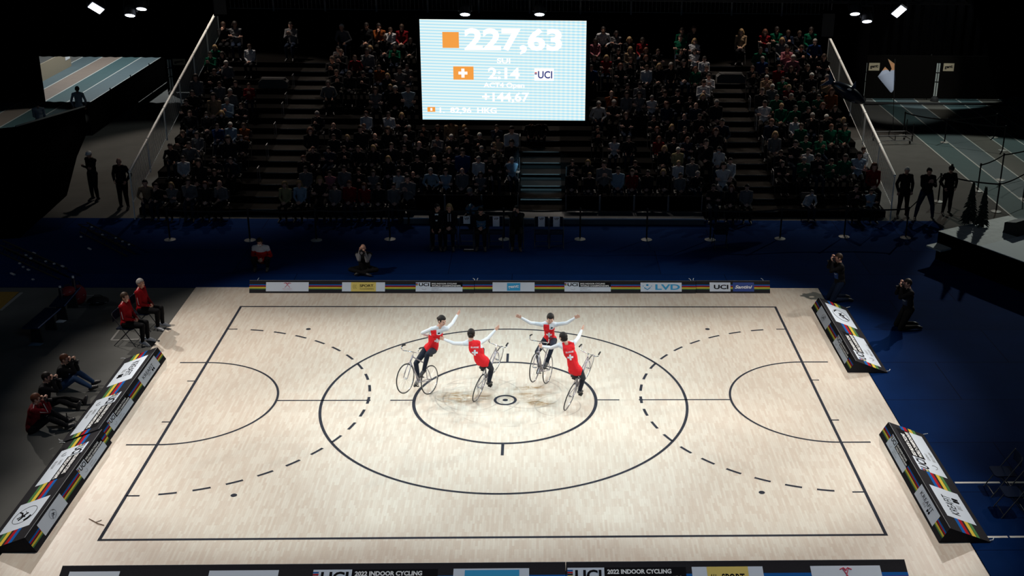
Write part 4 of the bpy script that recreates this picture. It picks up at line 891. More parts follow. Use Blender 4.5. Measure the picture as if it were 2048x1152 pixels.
# ================================================================ figures
V = Vector
def frame(f, u):
    f = V(f).normalized(); u = V(u); u = (u - f * u.dot(f)).normalized(); return f.cross(u), f, u      # right, forward, up
def ik(a, b, l1, l2, pole):
    a, b, pole = V(a), V(b), V(pole); d = b - a; L_ = min(d.length, (l1 + l2) * 0.999); n = d.normalized()
    x = (l1 * l1 - l2 * l2 + L_ * L_) / (2 * L_); h = math.sqrt(max(0.0, l1 * l1 - x * x)); p = pole - n * pole.dot(n)
    return a + n * x + p.normalized() * h
class Fig:
    def __init__(s): s.P = []
    def cap(s, a, b, ra, rb, t): s.P.append(('c', V(a), V(b), ra, rb, t))
    def ell(s, c, r, fr, t): s.P.append(('e', V(c), r, fr, 0, t))
    def geo(s):
        mb = MB()
        for p in s.P:
            if p[0] == 'c':
                _, a, b, ra, rb, t = p; d = b - a
                n = d.normalized() if d.length > 1e-5 else V((0, 0, 1)); pts, rs = [], []
                for k in range(5): q = math.pi / 2 * (1 - k / 4); pts.append(a - n * ra * math.sin(q)); rs.append(max(1e-4, ra * math.cos(q)))
                for k in range(1, 5): q = math.pi / 2 * k / 4; pts.append(b + n * rb * math.sin(q)); rs.append(max(1e-4, rb * math.cos(q)))
                if d.length > 1e-5:
                    pts = pts[:5] + [b + n * 0.0] + pts[5:]; rs = rs[:5] + [rb] + rs[5:]
                mb.tube(pts, rs, 12)
            else:
                _, c, r, fr, _, t = p; R = Matrix(fr).transposed(); mb.ball(c, r, n=16, R=R)
        return mb
    def union(s, voxel, smooth):
        me = s.geo().mesh('u'); o = bpy.data.objects.new('u', me); link(o)
        m = o.modifiers.new('r', 'REMESH'); m.mode = 'VOXEL'; m.voxel_size = voxel; m.adaptivity = 0.0
        if smooth: k = o.modifiers.new('s', 'SMOOTH'); k.factor = 0.5; k.iterations = smooth
        dg = bpy.context.evaluated_depsgraph_get(); ev = o.evaluated_get(dg); em = bpy.data.meshes.new_from_object(ev, preserve_all_data_layers=False, depsgraph=dg)
        bpy.data.objects.remove(o); bpy.data.meshes.remove(me); return em
    def tags(s, me):
        n = len(me.polygons); c = np.empty(n * 3); me.polygons.foreach_get('center', c); c = c.reshape(-1, 3)
        best = np.full(n, 1e9); idx = np.zeros(n, int)
        for i, p in enumerate(s.P):
            if p[0] == 'c':
                a, b = np.array(p[1]), np.array(p[2]); d = b - a; L2 = (d @ d) or 1e-9; t = np.clip(((c - a) @ d) / L2, 0, 1)
                q = np.linalg.norm(c - (a + t[:, None] * d), axis=1) - (p[3] + (p[4] - p[3]) * t)
            else:
                M_ = np.array(Matrix(p[3])); l_ = (c - np.array(p[1])) @ M_.T / np.array(p[2]); q = (np.linalg.norm(l_, axis=1) - 1) * min(p[2])
            w_ = q < best; best[w_] = q[w_]; idx[w_] = i
        T = np.array([p[5] for p in s.P]); return T[idx], c
    def hand(s, wr, d, t, c, curl=0.35, spread=0.0, thumb=1.0, k=1.0, r=0.0105):
        wr, d, t, c = V(wr), V(d).normalized(), V(t), V(c); t = (t - d * t.dot(d)).normalized(); c = c - d * c.dot(d) - t * c.dot(t); c = c.normalized() if c.length > 1e-4 else d.cross(t)
        s.cap(wr - d * 0.01, wr + d * 0.02 * k, 0.024 * k, 0.022 * k, 'hand')
        for o_, ln in ((0.031, 0.066), (0.0105, 0.076), (-0.0105, 0.071), (-0.031, 0.054)):
            b = wr + d * (0.088 - abs(o_ - 0.01) * 0.2) * k + t * o_ * k; s.cap(wr + d * 0.02 * k + t * o_ * 0.55 * k, b, 0.015 * k, 0.0125 * k, 'hand')
            fd = (d + t * o_ * (4 + spread * 14)).normalized(); a = 0.0; q = b
            for f_, rr in ((0.44, 1.0), (0.31, 0.93), (0.25, 0.82)):
                a += curl * (1.25 if f_ < 0.44 else 0.8); e = q + (fd * math.cos(a) + c * math.sin(a)) * ln * f_ * k; s.cap(q, e, r * rr * k, r * rr * 0.95 * k, 'hand'); q = e
        b = wr + d * 0.022 * k + t * 0.02 * k; m_ = b + (d * 0.62 + t * 0.78 * thumb + c * 0.25).normalized() * 0.04 * k; e = m_ + (d * 0.85 + t * 0.45 * thumb + c * 0.3).normalized() * 0.032 * k
        s.cap(b, m_, 0.0145 * k, 0.0115 * k, 'hand'); s.cap(m_, e, 0.011 * k, 0.009 * k, 'hand')
    def head(s, H, f, u, neck, k=1.0):
        r, f, u = frame(f, u); H = V(H); s.hf = (H, r, f, u, k); F = (r, f, u)
        s.ell(H + (u * 0.02 - f * 0.012) * k, (0.076 * k, 0.094 * k, 0.095 * k), F, 'head')
        s.ell(H + (-u * 0.03 + f * 0.022) * k, (0.060 * k, 0.066 * k, 0.082 * k), F, 'head')
        s.ell(H + (-u * 0.083 + f * 0.045) * k, (0.036 * k, 0.036 * k, 0.028 * k), F, 'head')
        s.cap(H + (f * 0.088 + u * 0.008) * k, H + (f * 0.104 - u * 0.028) * k, 0.008 * k, 0.0125 * k, 'head')
        s.cap(H + (f * 0.080 + u * 0.028 + r * 0.03) * k, H + (f * 0.080 + u * 0.028 - r * 0.03) * k, 0.010 * k, 0.010 * k, 'head')
        for e in (-1, 1):
            s.ell(H + (r * e * 0.076 - f * 0.008 - u * 0.012) * k, (0.010 * k, 0.020 * k, 0.031 * k), F, 'head')
            s.ell(H + (r * e * 0.038 + f * 0.062 - u * 0.032) * k, (0.024 * k, 0.022 * k, 0.024 * k), F, 'head')
        s.cap(H - u * 0.06 * k - f * 0.015 * k, V(neck), 0.051 * k, 0.055 * k, 'neck')
def build_torso(F, J, female=False, bulk=1.0, k=1.0):
    P, C, Nk = V(J['pel']), V(J['chest']), V(J['neck']); S, H = J['sh'], J['hip']
    r = (V(S[1]) - V(S[0])).normalized(); u = (Nk - C).normalized(); f = u.cross(r).normalized(); u = r.cross(f)
    r2 = (V(H[1]) - V(H[0])).normalized(); u2 = (C - P).normalized(); f2 = u2.cross(r2).normalized(); u2 = r2.cross(f2)
    wq = 0.92 if female else 1.0; B = bulk * k
    F.cap(P + u2 * 0.02, C - u * 0.04, 0.112 * B, 0.105 * B, 'torso')
    F.ell(P + u2 * 0.01 * k, (0.160 * B, 0.108 * B, 0.135 * k), (r2, f2, u2), 'hips')
    m_ = P.lerp(C, 0.5); rm = (r + r2).normalized(); um = (C - P).normalized(); fm = um.cross(rm).normalized()
    F.ell(m_, ((0.125 if female else 0.140) * B, 0.098 * B, (C - P).length * 0.62), (rm, fm, rm.cross(fm)), 'torso')
    F.ell(C - u * 0.01 * k, (0.150 * wq * B, 0.110 * B, 0.165 * k), (r, f, u), 'torso')
    F.cap(C + u * 0.07 * k - r * 0.06 * k, C + u * 0.07 * k + r * 0.06 * k, 0.088 * B, 0.088 * B, 'torso')
    for i, e in ((0, -1), (1, 1)):
        F.cap(V(S[i]), C + u * 0.09 * k + r * e * 0.05 * k, 0.054 * B, 0.07 * B, 'torso'); F.cap(Nk + u * 0.01 * k, V(S[i]).lerp(Nk, 0.25), 0.046 * k, 0.046 * B, 'torso')
        F.ell(V(H[i]) - f2 * 0.02 * k + u2 * 0.01, (0.075 * B, 0.082 * B, 0.098 * k), (r2, f2, u2), 'hips')
        if female: F.ell(C + f * 0.074 * k + r * e * 0.058 * k - u * 0.01 * k, (0.05 * k, 0.036 * k, 0.05 * k), (r, f, u), 'torso')
    for i in (0, 1):
        a, e, w_ = V(S[i]), V(J['el'][i]), V(J['wr'][i])
        F.cap(a, a, 0.054 * B, 0.054 * B, 'arm'); F.cap(a, e, 0.047 * B, 0.038 * B, 'arm'); F.cap(e, e.lerp(w_, 0.35), 0.038 * B, 0.037 * B, 'fore'); F.cap(e.lerp(w_, 0.35), w_, 0.037 * B, 0.0245 * k * (0.5 + 0.5 * bulk), 'fore')
        h, kn, an = V(H[i]), V(J['kn'][i]), V(J['an'][i])
        F.cap(h, h.lerp(kn, 0.4), 0.088 * B, 0.078 * B, 'thigh'); F.cap(h.lerp(kn, 0.4), kn, 0.078 * B, 0.055 * B, 'thigh'); F.cap(kn, kn.lerp(an, 0.35), 0.053 * B, 0.052 * B, 'shin'); F.cap(kn.lerp(an, 0.35), an, 0.052 * B, 0.036 * k, 'shin')
        td = (V(J['toe'][i]) - an); tz = td.normalized(); side = tz.cross(V((0, 0, 1))); up_ = side.cross(tz).normalized() if side.length > 1e-3 else V((0, 1, 0))
        heel = an - tz * 0.045 * k - up_ * 0.02 * k; F.cap(an, heel, 0.036 * k, 0.033 * k, 'foot'); F.cap(heel, V(J['toe'][i]), 0.034 * k, 0.026 * k, 'foot'); F.cap(an, V(J['toe'][i]).lerp(an, 0.35), 0.036 * k, 0.036 * k, 'foot')
    return (r, f, u, C, P)
def sub_mesh(me, sel, off, name, mats=None, mi=None):
    n = len(me.vertices); co = np.empty(n * 3); me.vertices.foreach_get('co', co); co = co.reshape(-1, 3); no = np.empty(n * 3); me.vertices.foreach_get('normal', no); no = no.reshape(-1, 3)
    used = {}; vs = []; fs = []
    ids = np.nonzero(sel)[0]
    for i in ids:
        f = []
        for v in me.polygons[i].vertices:
            if v not in used: used[v] = len(vs); vs.append(tuple(co[v] + no[v] * off))
            f.append(used[v])
        fs.append(tuple(f))
    m = bpy.data.meshes.new(name); m.from_pydata(vs, [], fs)
    for q in mats or []: m.materials.append(q)
    if mi is not None: m.polygons.foreach_set('material_index', [int(mi[i]) for i in ids])
    m.polygons.foreach_set('use_smooth', [True] * len(fs)); m.update(); return m
def shell(parent, name, me, sel, th, mats, mi=None, label=None):
    o = bpy.data.objects.new(name, sub_mesh(me, sel, th, name, mats, mi)); link(o); o.parent = parent
    k = o.modifiers.new('thickness', 'SOLIDIFY'); k.thickness = th * 1.15; k.offset = -1; k.use_rim = True
    if label: o['label'] = label
    return o
def head_local(F, c):
    H, r, f, u, k = F.hf; d = (c - np.array(H)) / k; return d @ np.array(r), d @ np.array(f), d @ np.array(u)
def hair_sel(F, T, c, style='short'):
    a, b, z = head_local(F, c); hd = (T == 'head') | (T == 'neck')
    s_ = hd & (((z > 0.06) & (b < 0.075)) | ((b < 0.035) & (z > 0.0)) | ((b < 0.0) & (z > -0.035)) | ((b < -0.03) & (z > (-0.075 if style != 'short' else -0.055))))
    ear = (np.abs(a) > 0.072) & (z < 0.02) & (b > -0.03) & (b < 0.03); return s_ & ~ear
HAIRC = {'k': (0.012, 0.009, 0.008), 'b': (0.035, 0.02, 0.012), 'r': (0.09, 0.03, 0.015), 'y': (0.26, 0.17, 0.08), 'g': (0.22, 0.21, 0.2), 'w': (0.5, 0.49, 0.46)}
def hairm(c): return mat('hair_' + {'k': 'dark', 'b': 'brown', 'r': 'auburn', 'y': 'blond', 'g': 'grey', 'w': 'white'}[c], HAIRC[c], 0.6, var=0.3, scale=80, spec=0.2)
EYE = mat('eye_dark', (0.02, 0.015, 0.012), 0.2); LIP = mat('lips', (0.33, 0.08, 0.07), 0.5)
def face_parts(F, parent, eyes=True):
    H, r, f, u, k = F.hf
    for e in (-1, 1):
        mb = MB(); mb.ball(H + (f * 0.081 + r * e * 0.031 + u * 0.008) * k, (0.011 * k, 0.007 * k, 0.006 * k), n=8, R=Matrix((r, f, u)).transposed()); mb.build('eye', parent, EYE, smooth=True)
    mb = MB(); mb.ball(H + (f * 0.0865 - u * 0.055) * k, (0.022 * k, 0.008 * k, 0.006 * k), n=8, R=Matrix((r, f, u)).transposed()); mb.build('mouth', parent, LIP, smooth=True)
def person(J, label, top, bottom, shoes=None, hair='k', style='short', skin=SKIN, female=False, bulk=1.0, k=1.0, voxel=0.0085, sleeves='long', smooth=3, group=None, base=None, topth=0.009, face=True, hands=True, sel_mi=None, name='person'):
    """J in world coordinates. Returns (body object, figure, tags, face centres, torso frame)"""
    F = Fig(); tf = build_torso(F, J, female, bulk, k); F.head(J['head'], J['face'], J.get('hup', tf[2]), J['neck'], k)
    for i in (0, 1):
        h = J['hand'][i] if J.get('hand') else None
        if h: F.hand(J['wr'][i], h[0], h[1], h[2], h[3] if len(h) > 3 else 0.35, h[4] if len(h) > 4 else 0.0, k=k)
    me = F.union(voxel, smooth); T, c = F.tags(me); me.materials.clear(); me.materials.append(skin); me.polygons.foreach_set('use_smooth', [True] * len(me.polygons)); me.name = 'person'
    base = V(base) if base is not None else V((0, 0, 0)); me.transform(Matrix.Translation(-base))
    o = bpy.data.objects.new(name, me); link(o); o.location = base; tag(o, label, 'person', group); bw = c - np.array(base)
    topset = ['torso', 'arm'] + (['fore'] if sleeves == 'long' else [])
    tops = np.isin(T, topset)
    # neckline: keep the neck free
    Nk = np.array(J['neck']); un = np.array(tf[2]); hgt = (c - Nk) @ un; rad_ = np.linalg.norm((c - Nk) - hgt[:, None] * un, axis=1); tops &= ~((rad_ < 0.085 * k) & (hgt > 0.03 * k) & np.isin(T, ['torso', 'neck', 'head']))
    waist = np.array(tf[4]); hw_ = (c - waist) @ np.array((V(J['chest']) - V(J['pel'])).normalized())
    hem = 0.0 if not J.get('hem') else J['hem']
    tops |= (T == 'hips') & (hw_ > hem)
    bots = np.isin(T, ['hips', 'thigh', 'shin'])
    if hem < -0.01 and top is not None: bots &= ~tops
    if bottom is not None: shell(o, 'trousers', me, bots, 0.006, [bottom])
    if top is not None:
        tm = top if isinstance(top, (list, tuple)) else [top]
        jk = shell(o, 'jacket' if bulk > 1.05 else 'jersey', me, tops, topth, tm, sel_mi(T, c, tf) if sel_mi else None)
    else: jk = None
    if shoes is not None:
        for i in (0, 1):
            an = np.array(J['an'][i]); sd = (T == 'foot') & (np.linalg.norm(c - an, axis=1) < np.linalg.norm(c - np.array(J['an'][1 - i]), axis=1)); shell(o, 'shoe', me, sd, 0.008, [shoes])
    if hair:
        hs = hair_sel(F, T, c, style); ho = shell(o, 'hair', me, hs, 0.012 if style != 'long' else 0.016, [hairm(hair)])
        H, r, f, u, kk = F.hf
        if style == 'bun': mb = MB().ball(H - f * 0.112 * kk - u * 0.012 * kk - base, (0.038 * kk, 0.030 * kk, 0.038 * kk), n=12); mb.build('hair_bun', ho, hairm(hair), smooth=True)
        if style == 'long': mb = MB(); [mb.tube([H + r * e * 0.06 - f * 0.03 + u * 0.03 - base, H + r * e * 0.085 - f * 0.02 - u * 0.07 - base, H + r * e * 0.08 - f * 0.03 - u * 0.17 - base], [0.03, 0.035, 0.02], 8) for e in (-1, -0.4, 0.4, 1)]; mb.build('hair_strands', ho, hairm(hair), smooth=True)
    if face:
        ch0 = set(o.children); face_parts(F, o)
        for ch in o.children:
            if ch not in ch0: ch.location = -base
    return o, F, T, c, tf, jk
def decal(target, base, org, ex, ey, n, polys, m, name, parent, lift=0.004):
    """flat print laid on a body: polys are (verts2d, faces); rays from in front along -n"""
    bm = target.data; vs = [v.co.copy() for v in bm.vertices]; bt = BVHTree.FromPolygons(vs, [tuple(p.vertices) for p in bm.polygons]); mb = MB(); base = V(base)
    for v2, fs in polys:
        out = []
        for a, b in v2:
            q = V(org) + V(ex) * a + V(ey) * b + V(n) * 0.3 - base; hit, nn, ii, dd = bt.ray_cast(q, -V(n)); out.append((hit + V(n) * lift) if hit else (q - V(n) * 0.3))
        mb.add(out, fs)
    return mb.build(name, parent, m)
def grid_rect(x0, y0, x1, y1, n=5):
    vs = [(x0 + (x1 - x0) * i / n, y0 + (y1 - y0) * j / n) for j in range(n + 1) for i in range(n + 1)]
    return vs, [(j * (n + 1) + i, j * (n + 1) + i + 1, (j + 1) * (n + 1) + i + 1, (j + 1) * (n + 1) + i) for j in range(n) for i in range(n)]
# ================================================================ bicycles
GREYF_ = mat('bike_frame_silver', (0.36, 0.34, 0.38), 0.3, 0.6)
def bicycle(loc, phi, alpha, lean, label, crank=0.6, steer=0.0):
    """+x forward; origin under the rear hub; the front wheel is raised by pitching about the rear hub"""
    HB = V((0, 0, 0.335)); Mx = Matrix.Translation(V(loc)) @ Matrix.Rotation(phi, 4, 'Z') @ Matrix.Rotation(lean, 4, 'X') @ Matrix.Translation(HB) @ Matrix.Rotation(-alpha, 4, 'Y') @ Matrix.Translation(-HB)
    root = empty('bicycle', loc, 0, label, 'bicycle', 'artistic cycling bicycles'); root.matrix_world = Mx
    def B(mb, nm, par=root, m=None, smooth=True): return mb.build(nm, par, m, smooth=smooth)
    def wheel(x, nm):
        w_ = B(MB().ring((x, 0, 0.335), 0.318, 0.0125, 'y', 48, 8), nm, m=TYRE)
        B(MB().ring((x, 0, 0.335), 0.303, 0.008, 'y', 48, 6), 'rim', w_, CHROME)
        mb = MB()
        for i in range(24):
            a = 2 * math.pi * i / 24; s_ = 0.02 if i % 2 else -0.02; a2 = a + (0.5 if i % 4 < 2 else -0.5)
            mb.tube([(x + 0.018 * math.cos(a2), s_, 0.335 + 0.018 * math.sin(a2)), (x + 0.3 * math.cos(a), 0, 0.335 + 0.3 * math.sin(a))], 0.0013, 3, caps=False)
        B(mb, 'spokes', w_, STEEL, False); B(MB().tube([(x, -0.045, 0.335), (x, -0.02, 0.335), (x, 0.02, 0.335), (x, 0.045, 0.335)], [0.008, 0.02, 0.02, 0.008], 12), 'hub', w_, CHROME)
        if nm == 'rear_wheel': B(MB().ring((x, 0.032, 0.335), 0.032, 0.004, 'y', 20, 4), 'sprocket', w_, STEEL)
    wheel(0, 'rear_wheel'); wheel(0.95, 'front_wheel')
    BBp = V((0.40, 0, 0.285)); ST = V((0.27, 0, 0.72)); HT = V((0.80, 0, 0.84)); HBm = V((0.855, 0, 0.70))
    fr = MB(); fr.tube([BBp, ST], 0.015, 10).tube([V((0.285, 0, 0.69)), V((0.805, 0, 0.815))], 0.015, 10).tube([BBp, HBm], 0.018, 10).tube([HT, HBm], 0.019, 12)
    for s_ in (-1, 1):
        fr.tube([BBp + V((-0.02, s_ * 0.02, 0)), V((0.2, s_ * 0.04, 0.30)), V((0, s_ * 0.055, 0.335))], 0.009, 8).tube([ST + V((0, s_ * 0.014, -0.05)), V((0.1, s_ * 0.04, 0.48)), V((0, s_ * 0.055, 0.335))], 0.008, 8)
    fr.tube([BBp + V((0, -0.035, 0)), BBp + V((0, 0.035, 0))], 0.021, 12); B(fr, 'frame', m=GREYF_)
    fk = MB()
    for s_ in (-1, 1): fk.tube([HBm + V((0.005, s_ * 0.03, -0.02)), V((0.90, s_ * 0.05, 0.55)), V((0.95, s_ * 0.05, 0.335))], [0.013, 0.012, 0.008], 8)
    fk.tube([HBm + V((0.005, -0.035, -0.02)), HBm + V((0.005, 0.035, -0.02))], 0.014, 8); B(fk, 'fork', m=GREYF_)
    hb = B(MB().tube([HT, HT + V((-0.02, 0, 0.06)), HT + V((0.03, 0, 0.075))], 0.013, 10), 'stem', m=CHROME)
    c = HT + V((0.03, 0, 0.075)); mb = MB()
    for s_ in (-1, 1): mb.tube([c, c + V((0, s_ * 0.16, 0)), c + V((0.03, s_ * 0.205, 0)), c + V((0.085, s_ * 0.215, 0.01)), c + V((0.115, s_ * 0.22, 0.055)), c + V((0.08, s_ * 0.225, 0.105)), c + V((0.0, s_ * 0.23, 0.125))], 0.0115, 8)
    h = B(mb, 'handlebar', m=CHROME); mb = MB()
    for s_ in (-1, 1): mb.tube([c + V((0.10, s_ * 0.2235, 0.085)), c + V((0.07, s_ * 0.226, 0.11)), c + V((-0.03, s_ * 0.231, 0.128))], 0.0165, 8)
    B(mb, 'handlebar_grips', h, BLACK)
    B(MB().tube([ST, ST + V((-0.035, 0, 0.13))], 0.012, 8), 'seat_post', m=CHROME)
    sp = ST + V((-0.06, 0, 0.15)); mb = MB()
    pts = [sp + V(q) for q in ((-0.15, 0, 0.035), (-0.10, 0, 0.02), (-0.02, 0, 0.01), (0.07, 0, 0.01), (0.13, 0, 0.0))]
    mb.tube(pts, [0.03, 0.068, 0.055, 0.028, 0.016], 12); mb.v = [(x, y, sp.z + (z - sp.z) * 0.55) for x, y, z in mb.v]; B(mb, 'saddle', m=BLACK)
    cr = B(MB().ring(BBp + V((0, -0.045, 0)), 0.075, 0.004, 'y', 32, 4).ring(BBp + V((0, -0.045, 0)), 0.05, 0.003, 'y', 24, 4), 'chainring', m=STEEL)
    B(MB().tube([BBp + V((0, -0.045, 0.077)), V((0, -0.045, 0.335 + 0.034))], 0.004, 4).tube([BBp + V((0, -0.045, -0.077)), V((0, -0.045, 0.335 - 0.034))], 0.004, 4), 'chain', m=STEEL)
    ped = []
    for s_ in (-1, 1):
        a = crank + (0 if s_ > 0 else math.pi); e = BBp + V((0.16 * math.cos(a), s_ * 0.06, 0.16 * math.sin(a)))
        B(MB().tube([BBp + V((0, s_ * 0.06, 0)), e], [0.012, 0.009], 8), 'crank_arm', m=STEEL)
        p = e + V((0, s_ * 0.06, 0)); pm = MB().b2(p - V((0.045, 0.04, 0.011)), p + V((0.045, 0.04, 0.011))).tube([e, p], 0.006, 6); B(pm, 'pedal', m=BLACK, smooth=False); ped.append(Mx @ (p + V((0, 0, 0.012))))
    return root, Mx, Mx @ (sp + V((-0.06, 0, 0.04))), ped   # ped: right (y-), left (y+)
RED = mat('jersey_red', (0.62, 0.012, 0.018), 0.7, var=0.1, scale=8, spec=0.2); WHITEJ = mat('jersey_white', (0.62, 0.64, 0.68), 0.7, spec=0.2); TIGHT = mat('dark_tights', (0.010, 0.014, 0.026), 0.75, spec=0.2)
SHOE = mat('black_shoe', (0.015, 0.014, 0.016), 0.5)
def rider(bk, spec):
    root, Mx, sad, ped = bk; phi = spec['phi']; fw = V((math.cos(phi), math.sin(phi), 0)); rt = fw.cross(V((0, 0, 1)))
    pel = sad + V((0, 0, 0.105)) - fw * 0.02 + V(spec.get('dp', (0, 0, 0)))
    neck = at(spec['neck'][0], spec['neck'][1], pel.y + spec['neck'][2]); up = (neck - pel).normalized()
    L_ = (neck - pel).length; chest = pel + (neck - pel) * 0.70
    sr = at(*spec['shR'][:2], neck.y + spec['shR'][2]); sl = at(*spec['shL'][:2], neck.y + spec['shL'][2])
    def fit(a, b, l_): d = b - a; return a + d.normalized() * l_
    c_ = (neck - up * 0.045); sr = fit(c_, sr, 0.168); sl = fit(c_, sl, 0.168)
    hip = [pel - rt * 0.088 - V((0, 0, 0.01)), pel + rt * 0.088 - V((0, 0, 0.01))]   # left, right
    head = at(spec['head'][0], spec['head'][1], neck.y + spec['head'][2])
    A1, A2 = 0.275, 0.255
    def reach(s_, q):
        # the wrist sits on its line of sight where the arm is as long as wanted, nearer or farther than the shoulder
        A_, B_ = at(q[0], q[1], s_.y), at(q[0], q[1], s_.y + 1.0); L_ = (A1 + A2) * (q[3] if len(q) > 3 else 0.985); n_ = (B_ - A_).normalized(); w_ = A_ - s_
        b_ = w_.dot(n_); dsc = b_ * b_ - w_.length_squared + L_ * L_
        t_ = -b_ + (math.sqrt(dsc) if dsc > 0 else 0.0) * q[2]; return A_ + n_ * t_
    wl = reach(sl, spec['wrL']); wr = reach(sr, spec['wrR'])
    def arm(s_, w_, pole):
        d = w_ - s_
        if d.length > (A1 + A2): w_ = s_ + d.normalized() * (A1 + A2) * 0.995
        return ik(s_, w_, A1, A2, pole), w_
    el, wl = arm(sl, wl, spec.get('poleL', (0, 0, -1))); er, wr = arm(sr, wr, spec.get('poleR', (0, 0, -1)))
    foot = [ped[1], ped[0]]; an = []; toe = []; kn = []
    for i in (0, 1):
        a = foot[i] + V((0, 0, 0.095)) - fw * 0.075; an.append(a); toe.append(foot[i] + fw * 0.075 + V((0, 0, 0.028)))
        kn.append(ik(hip[i], a, 0.42, 0.40, fw + (rt * (0.25 if i else -0.25))))
    hd = []
    for i, (s_, w_, e) in enumerate(((sl, wl, el), (sr, wr, er))):
        d = (w_ - e).normalized(); t = V(spec['thumb'][i]); c = V(spec['palm'][i]); hd.append((d + V(spec.get('hd', ((0, 0, 0), (0, 0, 0)))[i]), t, c, spec.get('curl', (0.12, 0.12))[i], 0.3))
    head = neck + (head - neck) * 0.97
    J = dict(pel=pel, chest=chest, neck=neck, head=head, face=spec['face'], hup=spec.get('hup', (0, 0, 1)), sh=[sl, sr], el=[el, er], wr=[wl, wr], hip=hip, kn=kn, an=an, toe=toe, hand=hd, hem=spec.get('hem', -0.06))
    def mi(T, c, tf):
        r, f, u, C, P = tf; d = c - np.array(C); x = d @ np.array(r); y = d @ np.array(f); z = d @ np.array(u)
        m = np.zeros(len(T), int); m[np.isin(T, ['arm', 'fore'])] = 1; m[(np.abs(x) > 0.125) & (z > -0.02)] = 1
        m[(T == 'torso') & (y > 0) & (x < -0.005) & (z > 0.02)] = 1; m[(z > 0.125) & (y > -0.02)] = 1; return m
    o, F, T, c, tf, jk = person(J, spec['label'], [RED, WHITEJ], TIGHT, SHOE, 'k', 'bun', SKIN2, True, 0.93, 0.97, voxel=0.0062, smooth=5, base=V((pel.x, pel.y, 0)), sel_mi=mi, group='riders in red and white jerseys', topth=0.005)
    r, f, u, C, P = tf; C = V(C)
    cr = [grid_rect(-0.062, -0.02, 0.062, 0.02, 6), grid_rect(-0.02, -0.062, 0.02, 0.062, 6)]
    base = V((pel.x, pel.y, 0)); jk.data.update()
    if spec['view'] == 'back':
        decal(jk, base, C - u * 0.12, r, u, -f, cr, WHITEJ, 'jersey_cross', jk, 0.005)
        v, fs, W_, H_ = text_geo('SUISSE', 0.02, 0); decal(jk, base, C - u * 0.005, r, u, -f, [([(p[0] * 0.17 / W_, p[1] * 0.034 / H_) for p in v], fs)], WHITEJ, 'jersey_lettering', jk, 0.006)
    else:
        decal(jk, base, C - u * 0.13, -r, u, f, cr, WHITEJ, 'jersey_cross', jk, 0.005)
        decal(jk, base, C - r * 0.055 + u * 0.055, -r, u, f, [([(-.025, -.012), (0.02, -0.016), (0.03, 0.01), (0.0, 0.022), (-.02, 0.008)], [(0, 1, 2, 3, 4)])], C_BLK, 'jersey_badge', jk, 0.006)
    print('RIDER', spec['label'][:30], 'pel', [round(q) for q in proj(pel)], 'torso', round(L_, 2), 'knee', [[round(q) for q in proj(x)] for x in kn], 'an', [[round(q) for q in proj(x)] for x in an], 'wr', [[round(q) for q in proj(x)] for x in (wl, wr)], 'head', [round(q) for q in proj(head)])
    return o
rad = math.radians
b1 = bicycle((-1.66, 0.33, 0), rad(241), rad(24), rad(4), 'silver bicycle with raised front wheel, leftmost of the four', crank=rad(46))
b2 = bicycle((-0.64, -0.03, 0), rad(70), rad(19), rad(13), 'silver bicycle seen from behind, second from the left', crank=rad(72))
b3 = bicycle((0.94, 0.88, 0), rad(250), rad(26), rad(0), 'silver bicycle with raised front wheel, farthest back of the four', crank=rad(24))
b4 = bicycle((1.34, -0.46, 0), rad(68), rad(19), rad(14), 'silver bicycle seen from behind, nearest and rightmost of the four', crank=rad(72))
Zu = (0, 0, 1)
rider(b1, dict(phi=rad(241), view='front', label='rider with one arm raised high, red jersey, leftmost of the four', neck=(880.5, 653.5, -0.10), shR=(864, 658, 0.0), shL=(893, 657, -0.02), head=(884, 640.5, -0.05),
      wrL=(914, 631, 1), wrR=(855, 671, 1, 0.8), poleR=(-0.6, 0.2, -0.3), face=(0.75, -0.62, -0.30), thumb=((0, 0, 1), (0, 0, 1)), palm=((0, -1, 0), (0, -1, 0)), dp=(0, 0, 0)))
rider(b2, dict(phi=rad(70), view='back', label='rider seen from behind with both arms spread, second from the left', neck=(941.5, 681, 0.12), shR=(953, 686, 0.02), shL=(929, 687, 0.0), head=(942.5, 667, 0.05),
      hem=-0.2, wrL=(889, 679, 1), wrR=(990, 661, 1), face=(0.10, 0.95, -0.12), thumb=((0, 0, 1), (0, 0, 1)), palm=((0, 1, 0), (0, -1, 0))))
rider(b3, dict(phi=rad(250), view='front', label='rider facing us with both arms stretched sideways, looking down', neck=(1097.5, 645, -0.12), shR=(1083, 649, 0.0), shL=(1112, 649, 0.0), head=(1101, 636, -0.06),
      wrL=(1150, 636, -1), wrR=(1042, 635.5, -1), face=(0.03, -0.86, -0.50), thumb=((0, -0.3, 1), (0, -0.3, 1)), palm=((0, -1, 0), (0, -1, 0))))
rider(b4, dict(phi=rad(68), view='back', label='rider seen from behind, nearest and rightmost, hand on the neighbouring bicycle', neck=(1132.5, 686, 0.14), shR=(1143, 687, 0.02), shL=(1120, 690, 0.0), head=(1126, 674, 0.05),
      hem=-0.2, wrL=(1086, 693, 1), wrR=(1163, 661, 1), face=(-0.55, 0.80, -0.15), thumb=((0, 0, 1), (0, 0, 1)), palm=((0, 1, 0), (0, -1, 0))))
